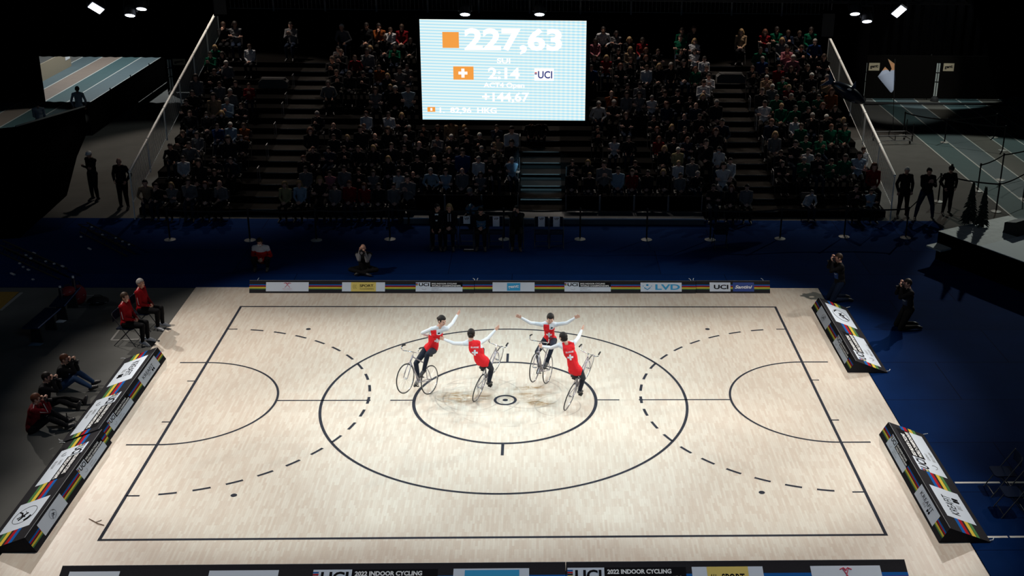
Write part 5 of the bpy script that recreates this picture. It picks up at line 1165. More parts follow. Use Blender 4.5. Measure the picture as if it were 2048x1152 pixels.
# ================================================================ poses
def pose_local(kind='seat', seat=0.46, hands='lap', lean=0.0, turn=0.0, nod=-0.15, tilt=0.0, spread=0.11):
    """joints of a person facing +y whose hips are above the origin; 0 = left (-x), 1 = right (+x)"""
    J = {}
    if kind == 'stand': pz = 0.93
    elif kind == 'kneel': pz = 0.52
    elif kind == 'floor': pz = 0.11
    else: pz = seat + 0.09
    J['pel'] = V((0, 0, pz)); y1 = lean * 0.33; y2 = lean * 0.52
    J['chest'] = V((0, y1 + 0.01, pz + 0.345 - abs(lean) * 0.06)); J['neck'] = V((tilt * 0.05, y2, pz + 0.52 - abs(lean) * 0.13))
    J['head'] = J['neck'] + V((tilt * 0.06 + math.sin(turn) * 0.02, 0.035 + lean * 0.06, 0.135)); J['face'] = V((math.sin(turn), math.cos(turn), nod)); J['hup'] = V((0, 0.15, 1))
    J['sh'] = [J['neck'] + V((-0.175, -0.005, -0.055)), J['neck'] + V((0.175, -0.005, -0.055))]
    J['hip'] = [V((-0.09, 0, pz - 0.01)), V((0.09, 0, pz - 0.01))]
    if kind == 'seat': J['kn'] = [V((-spread, 0.42, pz - 0.03)), V((spread, 0.42, pz - 0.03))]; J['an'] = [V((-spread, 0.42, 0.10 if seat > 0.3 else 0.09)), V((spread, 0.38, 0.09))]; J['toe'] = [a + V((s * 0.03, 0.15, -0.06)) for a, s in zip(J['an'], (-1, 1))]
    if kind == 'stand': J['kn'] = [V((-spread, 0.02, 0.50)), V((spread, 0.03, 0.50))]; J['an'] = [V((-spread * 1.25, 0, 0.09)), V((spread * 1.25, 0, 0.09))]; J['toe'] = [a + V((s * 0.03, 0.15, -0.06)) for a, s in zip(J['an'], (-1, 1))]
    if kind == 'kneel': J['kn'] = [V((-0.13, 0.20, 0.06)), V((0.13, 0.20, 0.06))]; J['an'] = [V((-0.12, -0.22, 0.07)), V((0.12, -0.22, 0.07))]; J['toe'] = [a + V((0, -0.12, -0.035)) for a in J['an']]
    if kind == 'floor': J['kn'] = [V((-0.14, 0.34, 0.36)), V((0.14, 0.36, 0.33))]; J['an'] = [V((-0.13, 0.68, 0.09)), V((0.13, 0.70, 0.09))]; J['toe'] = [a + V((0, 0.12, 0.03)) for a in J['an']]
    if kind == 'cross': pass
    S = J['sh']; hz = J['head'].z; cy = J['chest'].y; P = {}
    T = {'lap': ([(-0.05, 0.24, pz + 0.07), (0.06, 0.22, pz + 0.09)], [(0.9, 0.3, -0.3), (-0.9, 0.3, -0.3)], 0.5),
         'knees': ([(-0.12, 0.36, pz + 0.07), (0.12, 0.36, pz + 0.07)], [(0.1, 1, -0.5), (-0.1, 1, -0.5)], 0.4),
         'crossed': ([(0.10, 0.20 + y1, pz + 0.27), (-0.10, 0.23 + y1, pz + 0.24)], [(0.95, 0.1, 0.2), (-0.95, 0.1, 0.1)], 0.3),
         'chin': ([(-0.04, 0.24, pz + 0.12), (0.03, y2 + 0.17, hz - 0.17)], [(0.9, 0.2, -0.2), (-0.1, -0.2, 1)], 0.8),
         'phone': ([(-0.05, 0.27 + y1, pz + 0.33), (0.05, 0.27 + y1, pz + 0.34)], [(0.5, 0.5, 0.6), (-0.5, 0.5, 0.6)], 0.9),
         'camera': ([(-0.075, y2 + 0.22, hz - 0.06), (0.075, y2 + 0.17, hz - 0.03)], [(0.5, 0.3, 0.8), (-0.4, 0.2, 0.9)], 1.0),
         'clap': ([(-0.05, 0.30 + y1, pz + 0.36), (0.05, 0.30 + y1, pz + 0.36)], [(0.2, 0.6, 0.8), (-0.2, 0.6, 0.8)], 0.15),
         'pockets': ([(-0.20, 0.08, pz + 0.04), (0.20, 0.08, pz + 0.04)], [(0.3, 0.6, -0.7), (-0.3, 0.6, -0.7)], 0.6),
         'down': ([(-0.23, 0.05, pz - 0.03), (0.23, 0.05, pz - 0.03)], [(0, 0.1, -1), (0, 0.1, -1)], 0.4)}[hands]
    J['wr'] = [V(q) for q in T[0]]; J['el'] = []
    for i, s in ((0, -1), (1, 1)):
        w_ = J['wr'][i]; d = w_ - S[i]
        if d.length > 0.525: w_ = S[i] + d.normalized() * 0.525; J['wr'][i] = w_
        J['el'].append(ik(S[i], w_, 0.28, 0.255, V((s * 0.3, -0.3, -0.9)) if hands == 'camera' else V((s * 0.6, -0.5, -0.6))))
    J['hand'] = [(V(T[1][i]), V((0, 0, 1)) if abs(T[1][i][2]) < 0.8 else V((-(-1, 1)[i], 0, 0.2)), V((0, -0.3, -1)) if hands in ('lap', 'knees') else V((0, -1, 0)), T[2]) for i in (0, 1)]
    return J
def place(J, M):
    R = M.to_3x3(); Q = {}
    for k, v in J.items():
        if k in ('face', 'hup'): Q[k] = R @ v
        elif k == 'hand': Q[k] = [(R @ h[0], R @ h[1], R @ h[2], h[3]) for h in v]
        elif isinstance(v, list): Q[k] = [M @ q for q in v]
        elif isinstance(v, V): Q[k] = M @ v
        else: Q[k] = v
    return Q
def pm(loc, rz, k=1.0): return Matrix.Translation(V(loc)) @ Matrix.Rotation(rz, 4, 'Z') @ Matrix.Scale(k, 4)
def stand_in(loc, rz, label, top, bottom, shoes=SHOE, hair='k', k=1.0, edit=None, style='short', skin=SKIN, female=False, bulk=1.12, group=None, vox=0.0105, sel_mi=None, **kw):
    J = pose_local(**kw)
    if edit: edit(J)
    J = place(J, pm(loc, rz, k)); J['hem'] = -0.06
    return (J,) + tuple(person(J, label, top, bottom, shoes, hair, style, skin, female, bulk, k, voxel=vox, smooth=3, group=group, base=V(loc), sel_mi=sel_mi))
def piping(J, o, base, m, r=0.007):
    mb = MB()
    for i in (0, 1):
        s_, e, w_ = V(J['sh'][i]), V(J['el'][i]), V(J['wr'][i]); out = (s_ - V(J['sh'][1 - i])).normalized() * 0.056
        mb.tube([V(J['neck']).lerp(s_, 0.35) + V((0, 0, 0.06)) - base, s_ + V((0, 0, 0.055)) - base + out * 0.4, s_.lerp(e, 0.5) + out - base, e + out * 0.9 - base, e.lerp(w_, 0.8) + out * 0.75 - base], r, 5)
    mb.build('sleeve_piping', o, m)
def camera_prop(pos, d, label, group=None, big=True):
    d = V(d).normalized(); root = empty('photo_camera', pos, 0, label, 'camera', group); rt = d.cross(V((0, 0, 1))).normalized(); up = rt.cross(d); R = Matrix((rt, d, up)).transposed(); root.rotation_euler = R.to_euler()
    MB().b2((-0.075, -0.04, -0.055), (0.075, 0.035, 0.05)).b2((-0.025, -0.03, 0.05), (0.025, 0.03, 0.075)).build('camera_body', root, BLACK)
    ln = 0.14 if big else 0.1
    MB().tube([(0, 0.035, 0), (0, 0.07, 0), (0, ln * 0.7, 0), (0, ln, 0)], [0.032, 0.034, 0.038, 0.045], 16).build('lens_barrel', root, mat('lens_black', (0.008, 0.008, 0.009), 0.6, spec=0.1))
    MB().tube([(0, ln, 0), (0, ln + 0.001, 0)], [0.038, 0.038], 16).build('front_glass', root, mat('lens_glass', (0.03, 0.03, 0.05), 0.05)); return root
K_ = cloth('cloth_black', (0.008, 0.008, 0.009)); DJ = cloth('cloth_dark_denim', (0.012, 0.022, 0.05)); JN = cloth('cloth_jeans', (0.03, 0.06, 0.13)); RJ = cloth('jacket_red', (0.22, 0.004, 0.008)); GY = cloth('cloth_grey', (0.16, 0.16, 0.17)); WS = mat('white_shoe', (0.6, 0.62, 0.65), 0.5)
PIP = mat('piping_white', (0.5, 0.48, 0.48), 0.6)
# two coaches on folding chairs beside the court
for (u, v, hair, lb, lc, nod) in ((254, 646, 'b', 'seated coach in red tracksuit top, nearer of the two, short brown hair', 'folding chair under the nearer red jacket coach', -0.05), (285, 617, 'g', 'seated coach in red tracksuit top and glasses, grey hair, farther one', 'folding chair under the grey haired coach', 0.0)):
    p = gr(u, v, 0.5); p.z = 0; loc = V((p.x, p.y, -0.03)); rz = rad(-96)
    folding_chair(lc, 'folding chairs beside the court', loc, rz)
    J, o, *_ = stand_in(loc + V((0, 0, 0)), rz, lb, RJ, K_, WS, hair, hands='lap', kind='seat', turn=0.2, nod=nod, seat=0.46); piping(J, o, loc, PIP)
    if hair == 'g':
        H, r, f, uu, kk = _[0].hf; mb = MB()
        for e in (-1, 1): mb.ring((e * 0.033, 0, 0), 0.024, 0.0025, 'y', 16, 4)
        mb.tube([(-0.01, 0, 0), (0.01, 0, 0)], 0.0025, 4).tube([(0.057, 0, 0), (0.08, -0.09, 0)], 0.0025, 4).tube([(-0.057, 0, 0), (-0.08, -0.09, 0)], 0.0025, 4); g_ = mb.build('spectacles', o, BLACK); g_.matrix_world = Matrix.Translation(H + f * 0.098 + uu * 0.008) @ Matrix((r, f, uu)).transposed().to_4x4()
# sitting photographers on the left floor
def legs_straight(J): J['kn'] = [V((-0.12, 0.42, 0.17)), V((0.12, 0.40, 0.24))]; J['an'] = [V((-0.13, 0.82, 0.08)), V((0.13, 0.76, 0.08))]; J['toe'] = [a + V((0, 0.06, 0.12)) for a in J['an']]
spec = ((122, 768, K_, JN, 'r', None, 'photographer in black top and jeans sitting on the floor, farthest of the three', -88, 'camera of the farthest floor photographer'), (86, 806, K_, K_, 'k', legs_straight, 'photographer in black sitting with legs stretched, middle of the three', -88, 'camera of the middle floor photographer'),
        (64, 852, cloth('jacket_dark_red', (0.10, 0.004, 0.008)), K_, 'r', None, 'photographer in dark red jacket with white piping sitting nearest', -75, 'small camera of the red jacket photographer'))
for u, v, top, bot, hair, ed, lb, a, cl in spec:
    p = gr(u, v, 0.1); loc = V((p.x, p.y, -0.03)); J, o, *_ = stand_in(loc, rad(a), lb, top, bot, SHOE, hair, edit=ed, kind='floor', hands='camera', lean=0.22, nod=-0.15, group=None)
    if 'red jacket' in lb: piping(J, o, loc, PIP, 0.009)
    f = J['face'].normalized(); camera_prop(J['head'] + f * 0.155 - V((0, 0, 0.03)), f, cl, 'cameras of the photographers')
p = gr(135, 842); mb = MB(); mb.tube([(0, 0, 0.0), (0, 0, 0.22)], 0.012, 6)
tp = empty('mini_tripod', (p.x, p.y, -0.03), 0, 'small black tripod on the floor before the red jacket photographer', 'tripod'); mb.build('column', tp, BLACK)
for k in range(3): MB().tube([(0, 0, 0.14), (0.2 * math.cos(k * 2.09), 0.2 * math.sin(k * 2.09), 0.01)], 0.008, 5).build('leg', tp, BLACK)
# masked team member crouching behind the far board
def crouch(J): J['kn'] = [V((-0.2, 0.32, 0.36)), V((0.2, 0.32, 0.36))]; J['an'] = [V((-0.17, 0.28, 0.09)), V((0.17, 0.28, 0.09))]; J['toe'] = [a + V((0, 0.14, -0.06)) for a in J['an']]
p = gr(523, 541); loc = V((p.x, p.y + 0.3, -0.012))
def mi2(T, c, tf):
    r, f, u, C, P = tf; z = (c - np.array(C)) @ np.array(u); return (z > 0.03).astype(int)
J, o, F_, T_, c_, tf_, jk_ = stand_in(loc, math.pi, 'person in red and white jacket with white face mask crouching behind the board', [cloth('jacket_bright_red', (0.42, 0.01, 0.01)), cloth('jacket_white', (0.5, 0.52, 0.56))], K_, SHOE, 'k', edit=crouch, kind='seat', seat=0.14, hands='lap', lean=0.35, nod=-0.45, bulk=1.2, sel_mi=mi2)
MASK = mat('mask_white', (0.6, 0.64, 0.68), 0.7)
def mask(F_, o, base, par=None):
    H, r, f, u, k = F_.hf; mb = MB(); mb.ball(H + (f * 0.068 - u * 0.055) * k - V(base), (0.058 * k, 0.042 * k, 0.045 * k), n=12, R=Matrix((r, f, u)).transposed()); return mb.build('face_mask', o, MASK, smooth=True)
mask(F_, o, loc)
# photographer sitting cross-legged behind the far board
def crossleg(J): J['kn'] = [V((-0.36, 0.24, 0.16)), V((0.36, 0.24, 0.16))]; J['an'] = [V((0.10, 0.30, 0.09)), V((-0.10, 0.36, 0.07))]; J['toe'] = [V((0.22, 0.36, 0.05)), V((-0.22, 0.42, 0.05))]
p = gr(727, 550); loc = V((p.x, p.y + 0.28, -0.012))
def mi3(T, c, tf): return np.isin(T, ['arm', 'fore']).astype(int)
J, o, F_, *_ = stand_in(loc, math.pi, 'bald photographer with grey sleeves sitting cross-legged behind the board', [K_, GY], K_, SHOE, None, edit=crossleg, kind='floor', hands='camera', lean=0.15, nod=0.1, sel_mi=mi3)
f = J['face'].normalized(); camera_prop(J['head'] + f * 0.18 - V((0, 0, 0.06)), f, 'big camera held by the bald photographer', 'cameras of the photographers')
# two kneeling photographers at the right
BIB = cloth('bib_blue', (0.02, 0.05, 0.16))
for (u, v, rz, lb, cl, hair, nod) in ((1676, 600, 95, 'kneeling photographer with blue bib at the end of the far right board', 'camera of the photographer at the right board', 'b', -0.25), (1812, 655, 97, 'kneeling photographer in black on the blue carpet, farther right', 'camera of the photographer kneeling alone on the carpet', 'k', -0.2)):
    p = gr(u, v); loc = V((p.x, p.y, -0.012)); J, o, F_, T_, c_, tf_, jk_ = stand_in(loc, rad(rz), lb, K_, DJ if u < 1700 else cloth('cloth_olive_dark', (0.018, 0.016, 0.013)), SHOE, hair, kind='kneel', hands='camera', lean=0.1, nod=nod, k=1.05)
    f = J['face'].normalized(); camera_prop(J['head'] + f * 0.16 - V((0, 0, 0.03)), f, cl, 'cameras of the photographers')
    r, f2, u2, C, P = tf_; decal(jk_, loc, V(C) - u2 * 0.1, -r, u2, f2, [grid_rect(-0.13, -0.14, 0.13, 0.12, 6)], BIB if u < 1700 else cloth('bib_dark', (0.02, 0.03, 0.06)), 'press_bib', jk_, 0.008)
    decal(jk_, loc, V(C) - u2 * 0.06, -r, u2, f2, [grid_rect(-0.07, -0.015, 0.03, 0.02, 3), grid_rect(-0.03, -0.07, 0.09, -0.045, 3)], C_GREY, 'bib_print', jk_, 0.012)
# standing people
STN = [((12.62, 13.45), 185, 'w', 'standing man in dark coat with pale headphones beside the right railing', 'down', 0.3, 1.0, 0.12, 'short'),
       ((13.25, 13.15), 178, 'k', 'standing man in dark jacket with legs apart, middle of the three', 'clap', 0.0, 1.04, 0.22, 'short'),
       ((14.16, 13.72), 190, 'k', 'standing person in dark jacket with knitted pompom hat, rightmost of the three', 'pockets', 0.6, 0.98, 0.1, 'short'),
       ((-12.62, 14.0), 170, None, 'standing man in black with cap, left of the lowest left railing', 'pockets', -0.4, 1.0, 0.1, 'short'),
       ((-13.85, 14.9), 150, 'w', 'standing person with pale cap and crossed arms, left of the grandstand', 'crossed', -0.3, 1.0, 0.1, 'short')]
for (x, y), rz, hair, lb, hd, turn, k, spr, sty in STN:
    bot = DJ if 'legs apart' in lb else K_
    J, o, F_, *_ = stand_in((x, y, -0.03), rad(rz), lb, K_, bot, SHOE, hair, kind='stand', hands=hd, turn=turn, nod=-0.25, k=k, spread=spr, bulk=1.2)
    H, r, f, u, kk = F_.hf; base = V((x, y, -0.03))
    if 'headphones' in lb: mb = MB(); mb.ring((0, 0, 0), 0.098, 0.012, 'y', 20, 6, a0=0, a1=math.pi); h = mb.build('headphones', o, C_GREY); h.matrix_world = Matrix.Translation(H) @ Matrix((r, f, u)).transposed().to_4x4()
    if 'pompom' in lb: mb = MB().ball(H + u * 0.055 - f * 0.01 - base, (0.097, 0.108, 0.085), n=16); mb.ball(H + u * 0.15 - f * 0.03 - base, 0.045, n=10); mb.build('knitted_hat', o, BLACK, smooth=True)
    if 'cap' in lb.split(): mb = MB().ball(H + u * 0.05 - base, (0.09, 0.105, 0.07), n=16, R=Matrix((r, f, u)).transposed()); mb.ball(H + u * 0.045 + f * 0.11 - base, (0.06, 0.06, 0.01), n=12, R=Matrix((r, f, u)).transposed()); mb.build('cap', o, C_WHT if 'pale cap' in lb else BLACK, smooth=True)
WH = cloth('vest_white', (0.42, 0.45, 0.48))
for (u, v, h, dy, hd, lb, rz, kd) in ((148, 212, 1.0, 0.55, 'down', 'athlete in pale vest standing behind the left podium, seen against the track', 10, 'stand'), (66, 238, 1.0, 0.6, 'lap', 'athlete in white vest sitting low behind the left podium', 20, 'seat')):
    p = gr(u, v, h); loc = V((p.x, p.y + dy, -0.03)); stand_in(loc, rad(rz), lb, WH, K_, SHOE, 'k', kind=kd, hands=hd, seat=0.72 if kd == 'seat' else 0.46, bulk=1.0)
    if kd == 'seat': st = empty('bar_stool', loc, 0, 'stool under the sitting athlete behind the left podium', 'stool'); MB().tube([(0, 0, 0.66), (0, 0, 0.71)], 0.17, 16).build('seat', st, BLACK); [MB().tube([(0.1 * a, 0.1 * b, 0.66), (0.17 * a, 0.17 * b, 0)], 0.014, 6).build('leg', st, BLACK) for a in (-1, 1) for b in (-1, 1)]
# people on the reserved chairs
SUIT = cloth('dark_suit', (0.006, 0.006, 0.008))
J, o, F_, T_, c_, tf_, jk_ = stand_in((VX[875], vy, -0.012), math.pi, 'man in dark suit and white shirt looking to the right, first reserved chair', SUIT, SUIT, SHOE, 'k', kind='seat', hands='knees', turn=-0.9, nod=-0.1, bulk=1.15)
r, f, u, C, P = tf_; decal(jk_, (VX[875], vy, -0.012), V(C) + V(u) * 0.03, r, u, f, [([(-0.02, -0.12), (0.03, -0.12), (0.055, 0.1), (-0.05, 0.1)], [(0, 1, 2, 3)])], C_WHT, 'shirt_front', jk_, 0.012)
J, o, F_, T_, c_, tf_, jk_ = stand_in((VX[900], vy, -0.012), math.pi, 'woman with long blond hair and grey scarf, beside the man in the suit', SUIT, SUIT, SHOE, 'y', style='long', kind='seat', hands='lap', turn=0.1, nod=-0.3, female=True, bulk=1.08)
r, f, u, C, P = tf_; decal(jk_, (VX[900], vy, -0.012), V(C) + V(u) * 0.0, r, u, f, [grid_rect(-0.05, -0.1, -0.02, 0.13, 4), grid_rect(0.02, -0.1, 0.05, 0.13, 4)], cloth('scarf_grey', (0.3, 0.32, 0.36)), 'scarf', jk_, 0.012)
J, o, F_, T_, c_, tf_, jk_ = stand_in((VX[963], vy, -0.012), math.pi, 'person in blue bib lettered PERS on a reserved chair', K_, K_, SHOE, 'k', kind='seat', hands='lap', lean=0.3, nod=-0.6, bulk=1.2)
r, f, u, C, P = tf_; BL2 = cloth('bib_light_blue', (0.05, 0.13, 0.24)); base = (VX[963], vy, -0.012); decal(jk_, base, V(C) - V(u) * 0.08, -r, u, f, [grid_rect(-0.14, -0.12, 0.14, 0.1, 6)], BL2, 'press_bib', jk_, 0.010)
v, fs, W_, H_ = text_geo('PERS', 0.02, 0); decal(jk_, base, V(C) - V(u) * 0.09, -r, u, f, [([(p[0] * 0.2 / W_, p[1] * 0.055 / H_) for p in v], fs)], C_GREY, 'bib_lettering', jk_, 0.014)
J, o, F_, T_, c_, tf_, jk_ = stand_in((VX[1033], vy, -0.012), math.pi, 'photographer with dark blue pouch holding a camera on a reserved chair', K_, K_, SHOE, 'k', kind='seat', hands='camera', lean=0.15, nod=-0.2, bulk=1.2)
f = J['face'].normalized(); camera_prop(J['head'] + f * 0.16 - V((0, 0, 0.03)), f, 'camera held before the face on the reserved chairs', 'cameras of the photographers')
stand_in((at(955, 410, 12.95).x, 12.95, 0.2 + 0.0), rad(150), 'person in black with pale blue trousers bending on the walkway behind the reserved chairs', K_, cloth('cloth_pale_blue', (0.10, 0.2, 0.28)), SHOE, 'g', kind='seat', seat=0.2, hands='knees', lean=0.7, nod=-0.8, bulk=1.2)
# ================================================================ the crowd
# heads read off the photograph, crop by crop (crop origin, then x y top hair[m = white mask] in crop pixels of 1/7.2)
CROWD = {(250, 20): "1400 170 k b|1520 90 g k|1215 540 n y|1115 640 n k|1400 640 k k|1460 770 g w|1285 890 k b|1790 530 w b|960 970 g k|1170 1060 k b|1350 1070 g b|1590 1060 k b|1780 1090 r b",
(250, 160): "900 190 k k|1080 190 t r|1270 230 t k|1520 170 g w|780 320 k k|1000 350 k k|1440 300 l g|930 480 k b|1170 500 k km|1390 480 k ym|1660 370 k b|1320 670 b k|1510 650 l w|1710 660 o b|1480 840 k k|1670 830 k km|830 770 k b|1000 790 g k|890 940 g k|640 960 k k",
(250, 300): "830 130 w k|1060 165 k k|1280 140 k b|1540 150 d k|1220 320 k b|210 480 t k|450 520 k b|650 510 g y|900 460 g k|1150 500 k r|1370 490 g 0",
(600, 20): "950 90 k k|1080 90 o k|1090 290 w b|1430 250 r b|1220 400 k b|1590 440 k k|1010 550 k ym|1360 540 n k|400 560 g k|590 610 k b|790 590 g k|790 690 r b|380 710 k b|1140 830 o b|1370 860 g k|1540 820 g k|1260 950 k y|520 900 k b|710 920 k b|910 920 k k|245 1060 g k|470 1030 g w|320 190 g w|-145 80 g k",
(600, 160): "1080 150 g b|1300 100 k y|1370 130 k w|1500 120 l k|95 490 k g|340 530 g b|490 660 k 0|950 490 w r|920 670 k r|1270 500 w k|1380 510 k y|1570 690 k g|80 730 k r|235 800 g r|480 820 k b|710 700 k b|680 830 k y|870 810 k 0|1170 720 k b|1510 830 k g|1720 930 k 0|185 1000 k r|410 1000 d k|630 990 k b|850 990 k b|1055 980 k y|1310 950 k b|1490 980 k k|95 1120 k k",
(550, 300): "245 120 k r|455 130 k k|1630 130 k y|435 280 g k|870 270 g k|1140 300 k b|1310 330 g b|640 430 k y|790 340 p k|140 500 y y|345 490 l y|820 530 g k|1045 490 r r|1150 520 r r|1255 520 k b|1600 410 g k|1550 520 g k|1780 330 w b",
(800, 230): "130 180 k b|340 180 k k|540 180 k b|600 90 t b|770 180 k y|75 310 k 0|1135 300 k w|950 240 k k|1390 180 d k|1590 210 w k|730 320 k w|540 320 g k|280 420 k 0|1410 350 t k|1610 400 k k|40 490 k k|705 500 k y|890 520 b k|1175 490 k g|470 630 k 0|245 630 k k|700 660 k r|1130 640 w g|1360 650 k k|1610 650 l w|450 810 l g|650 820 l b|895 810 g 0|190 910 k 0|10 680 k k|15 840 l b|1160 860 g k",
(1170, 20): "270 110 w k|450 340 g k|640 430 k y|830 440 r k|150 450 p k|650 570 t y|880 580 k r|1030 600 k b|1390 600 k b|1580 450 w y|1580 600 w k|1720 600 w k|310 690 r y|480 590 k k|660 720 k b|880 690 k r|130 690 k k|110 830 b k|510 810 k r|890 830 w b|1070 810 k y|1310 850 n r|1450 840 k b|1700 880 n y|1230 760 k k|1140 800 k g|1710 1050 w b|1490 160 k b|1510 230 k y|1670 220 g b|1720 310 t y|1400 300 n k|610 1100 k k|740 1080 g k|1380 400 n k",
(1170, 160): "380 200 o 0|600 210 g b|720 210 g k|420 330 k g|190 350 w g|590 510 k b|960 260 w g|990 190 k b|1120 130 k k|1330 180 k k|1180 360 d r|1540 240 k y|1460 280 k b|1600 270 k y|1600 370 d 0|1430 530 d 0|1650 530 k b|180 700 k k|990 550 k k|1040 710 k r|1250 680 k y|1440 710 k b|1680 710 k r|425 860 w k|640 850 k k|1065 850 r r|1280 870 k b|1480 860 d r|1145 990 k y|1285 1010 y w|1740 1000 w km",
(1110, 300): "250 180 k k|475 180 k y|690 210 g k|1155 190 k b|240 330 k b|500 410 k y|690 290 l k|950 320 r b|1340 330 k k|1560 320 k y|1780 190 w y",
(1340, 240): "440 150 k r|660 170 k r|860 150 k b|910 290 g k|520 450 w km|520 320 k k|310 590 g k|770 660 w k|960 590 w k|830 780 g k|1040 730 k b|380 780 k g|150 800 g k|630 970 k k|890 980 k r|1110 970 g k|700 370 d k|800 20 d k",
(1360, 60): "220 190 w y|30 310 k b|220 310 w k|370 320 w k|460 420 w k|480 550 k b|330 600 n y|340 760 w b|510 670 w k|620 1050 k g|80 540 k b|240 1090 d 0|1160 290 n k|1190 420 b g|1250 580 k b|1250 690 t w|1090 880 k b|1330 820 g w|1160 1060 w k|1410 970 n k",
(1500, 20): "220 320 r r|410 330 d b|620 340 k b|760 330 g y|660 130 n k|780 80 n k|310 110 n k|465 440 g y|1050 460 b g|740 550 k b|540 560 p k|620 690 p w|1170 680 k b|415 830 r r|590 850 k b|830 830 k b|890 950 k w|1110 970 t g|470 1000 n km",
(1500, 150): "560 180 r y|710 190 k b|910 210 k km|1140 230 o r|560 310 k g|780 340 n k|990 320 n k|455 450 n y|640 480 n k|820 500 k k|1050 440 k r|1210 480 k b|1440 470 k b|910 590 k g|1100 610 k w|1350 650 k y|1510 560 g k|1580 610 n k|250 680 d r|660 650 w b|740 740 n b|1170 750 n r|1370 750 n k|260 860 g y|500 940 k k|590 990 k k|810 920 n b|1020 910 n b|640 1100 w b|450 1120 k b|1770 1080 w b",
(1550, 290): "120 240 w b|280 90 n k|360 220 n g|550 240 n k|520 170 k k|660 180 n k|930 140 l k|1010 200 k b|1490 230 r r|1500 310 r r|510 690 w km|1170 620 k k|1560 610 w b|1380 740 l k|20 270 k k"}
TOPS = {'k': ('black', (0.010, 0.010, 0.011)), 'w': ('white', (0.42, 0.43, 0.45)), 'g': ('grey', (0.11, 0.11, 0.115)), 'n': ('green', (0.0, 0.065, 0.033)), 'r': ('red', (0.14, 0.005, 0.008)), 'b': ('blue', (0.004, 0.02, 0.085)),
        't': ('beige', (0.26, 0.18, 0.11)), 'o': ('orange', (0.18, 0.045, 0.01)), 'p': ('pink', (0.30, 0.11, 0.13)), 'y': ('pale yellow', (0.28, 0.24, 0.12)), 'l': ('pale blue', (0.20, 0.28, 0.36)), 'd': ('navy', (0.008, 0.014, 0.03))}
HN = {'k': 'dark haired', 'b': 'brown haired', 'r': 'auburn haired', 'y': 'fair haired', 'g': 'grey haired', 'w': 'white haired', '0': 'bald'}
BOT = [cloth('crowd_trousers_black', (0.006, 0.006, 0.007)), cloth('crowd_trousers_denim', (0.010, 0.016, 0.03)), cloth('crowd_trousers_dark', (0.012, 0.01, 0.009))]
def crowd_template(nm, style, female, **kw):
    J = pose_local(kind='seat', **kw); F = Fig(); tf = build_torso(F, J, female, 1.12 if not female else 1.02, 1.0); F.head(J['head'], J['face'], J['hup'], J['neck'])
    for i in (0, 1): h = J['hand'][i]; F.hand(J['wr'][i], h[0], h[1], h[2], h[3])
    me = F.union(0.0115, 2); T, c = F.tags(me); me.materials.clear()
    for m in (SKIN, BOT[0], BOT[0], SHOE): me.materials.append(m)
    mi = np.zeros(len(T), int); Nk = np.array(J['neck'])
    mi[np.isin(T, ['torso', 'arm', 'fore']) & ~((T == 'torso') & (c[:, 2] > Nk[2] + 0.03))] = 1
    mi[(T == 'hips') & (c[:, 2] > J['pel'].z)] = 1; mi[((T == 'hips') & (c[:, 2] <= J['pel'].z)) | np.isin(T, ['thigh', 'shin'])] = 2; mi[T == 'foot'] = 3
    me.polygons.foreach_set('material_index', mi.tolist()); me.polygons.foreach_set('use_smooth', [True] * len(T)); me.name = nm
    hs = hair_sel(F, T, c, style); hm = sub_mesh(me, hs, 0.012 if style == 'short' else 0.018, 'hair', [hairm('k')])
    if style == 'long':
        H, r, f, u, kk = F.hf; mb = MB()
        for e in (-1, -0.5, 0.5, 1): mb.tube([H + r * e * 0.06 - f * 0.03 + u * 0.04, H + r * e * 0.088 - f * 0.02 - u * 0.06, H + r * e * 0.085 - f * 0.03 - u * 0.17], [0.03, 0.036, 0.02], 8)
        k = len(hm.vertices); vs = [v.co[:] for v in hm.vertices] + mb.v; fs = [tuple(p.vertices) for p in hm.polygons] + [tuple(a + k for a in f_) for f_ in mb.f]
        hm = bpy.data.meshes.new('hair'); hm.from_pydata(vs, [], fs); hm.materials.append(hairm('k')); hm.polygons.foreach_set('use_smooth', [True] * len(fs)); hm.update()
    H, r, f, u, kk = F.hf; mk = MB(); mk.ball(H + f * 0.068 - u * 0.052, (0.058, 0.044, 0.046), n=10, R=Matrix((r, f, u)).transposed()); mkm = mk.mesh('face_mask', True); mkm.materials.append(MASK)
    return me, hm, mkm, H
TPL = [crowd_template('person', 'short', False, hands='lap', nod=-0.25), crowd_template('person', 'short', False, hands='crossed', nod=-0.2, turn=0.15), crowd_template('person', 'short', False, hands='knees', lean=0.45, nod=-0.1),
       crowd_template('person', 'short', False, hands='chin', lean=0.15, nod=-0.2, turn=-0.2), crowd_template('person', 'short', False, hands='clap', nod=-0.2), crowd_template('person', 'long', True, hands='lap', nod=-0.25, turn=0.1), crowd_template('person', 'long', True, hands='crossed', nod=-0.2, turn=-0.15), crowd_template('person', 'short', False, hands='phone', nod=-0.5)]
PN = ['hands in lap', 'arms crossed', 'leaning forward', 'hand at chin', 'clapping', 'hands in lap, long hair', 'arms crossed, long hair', 'looking down at hands']
cm = MB(); cm.prism([(-0.19, -0.18), (0.19, -0.18), (0.2, 0.18), (-0.2, 0.18)], 'z', 0.425, 0.45); cm.b2((-0.19, -0.235, 0.6), (0.19, -0.22, 0.82))
for s in (-1, 1): cm.tube([(s * 0.2, 0.2, 0), (s * 0.2, -0.05, 0.42), (s * 0.19, -0.24, 0.8)], 0.011, 5).tube([(s * 0.18, -0.26, 0), (s * 0.18, 0.12, 0.42)], 0.011, 5)
cm.mats = [mat('stand_chair_black', (0.006, 0.006, 0.007), 0.6)]; cmesh = cm.mesh('folding_seat')
HEADY = 0.62
pts = []
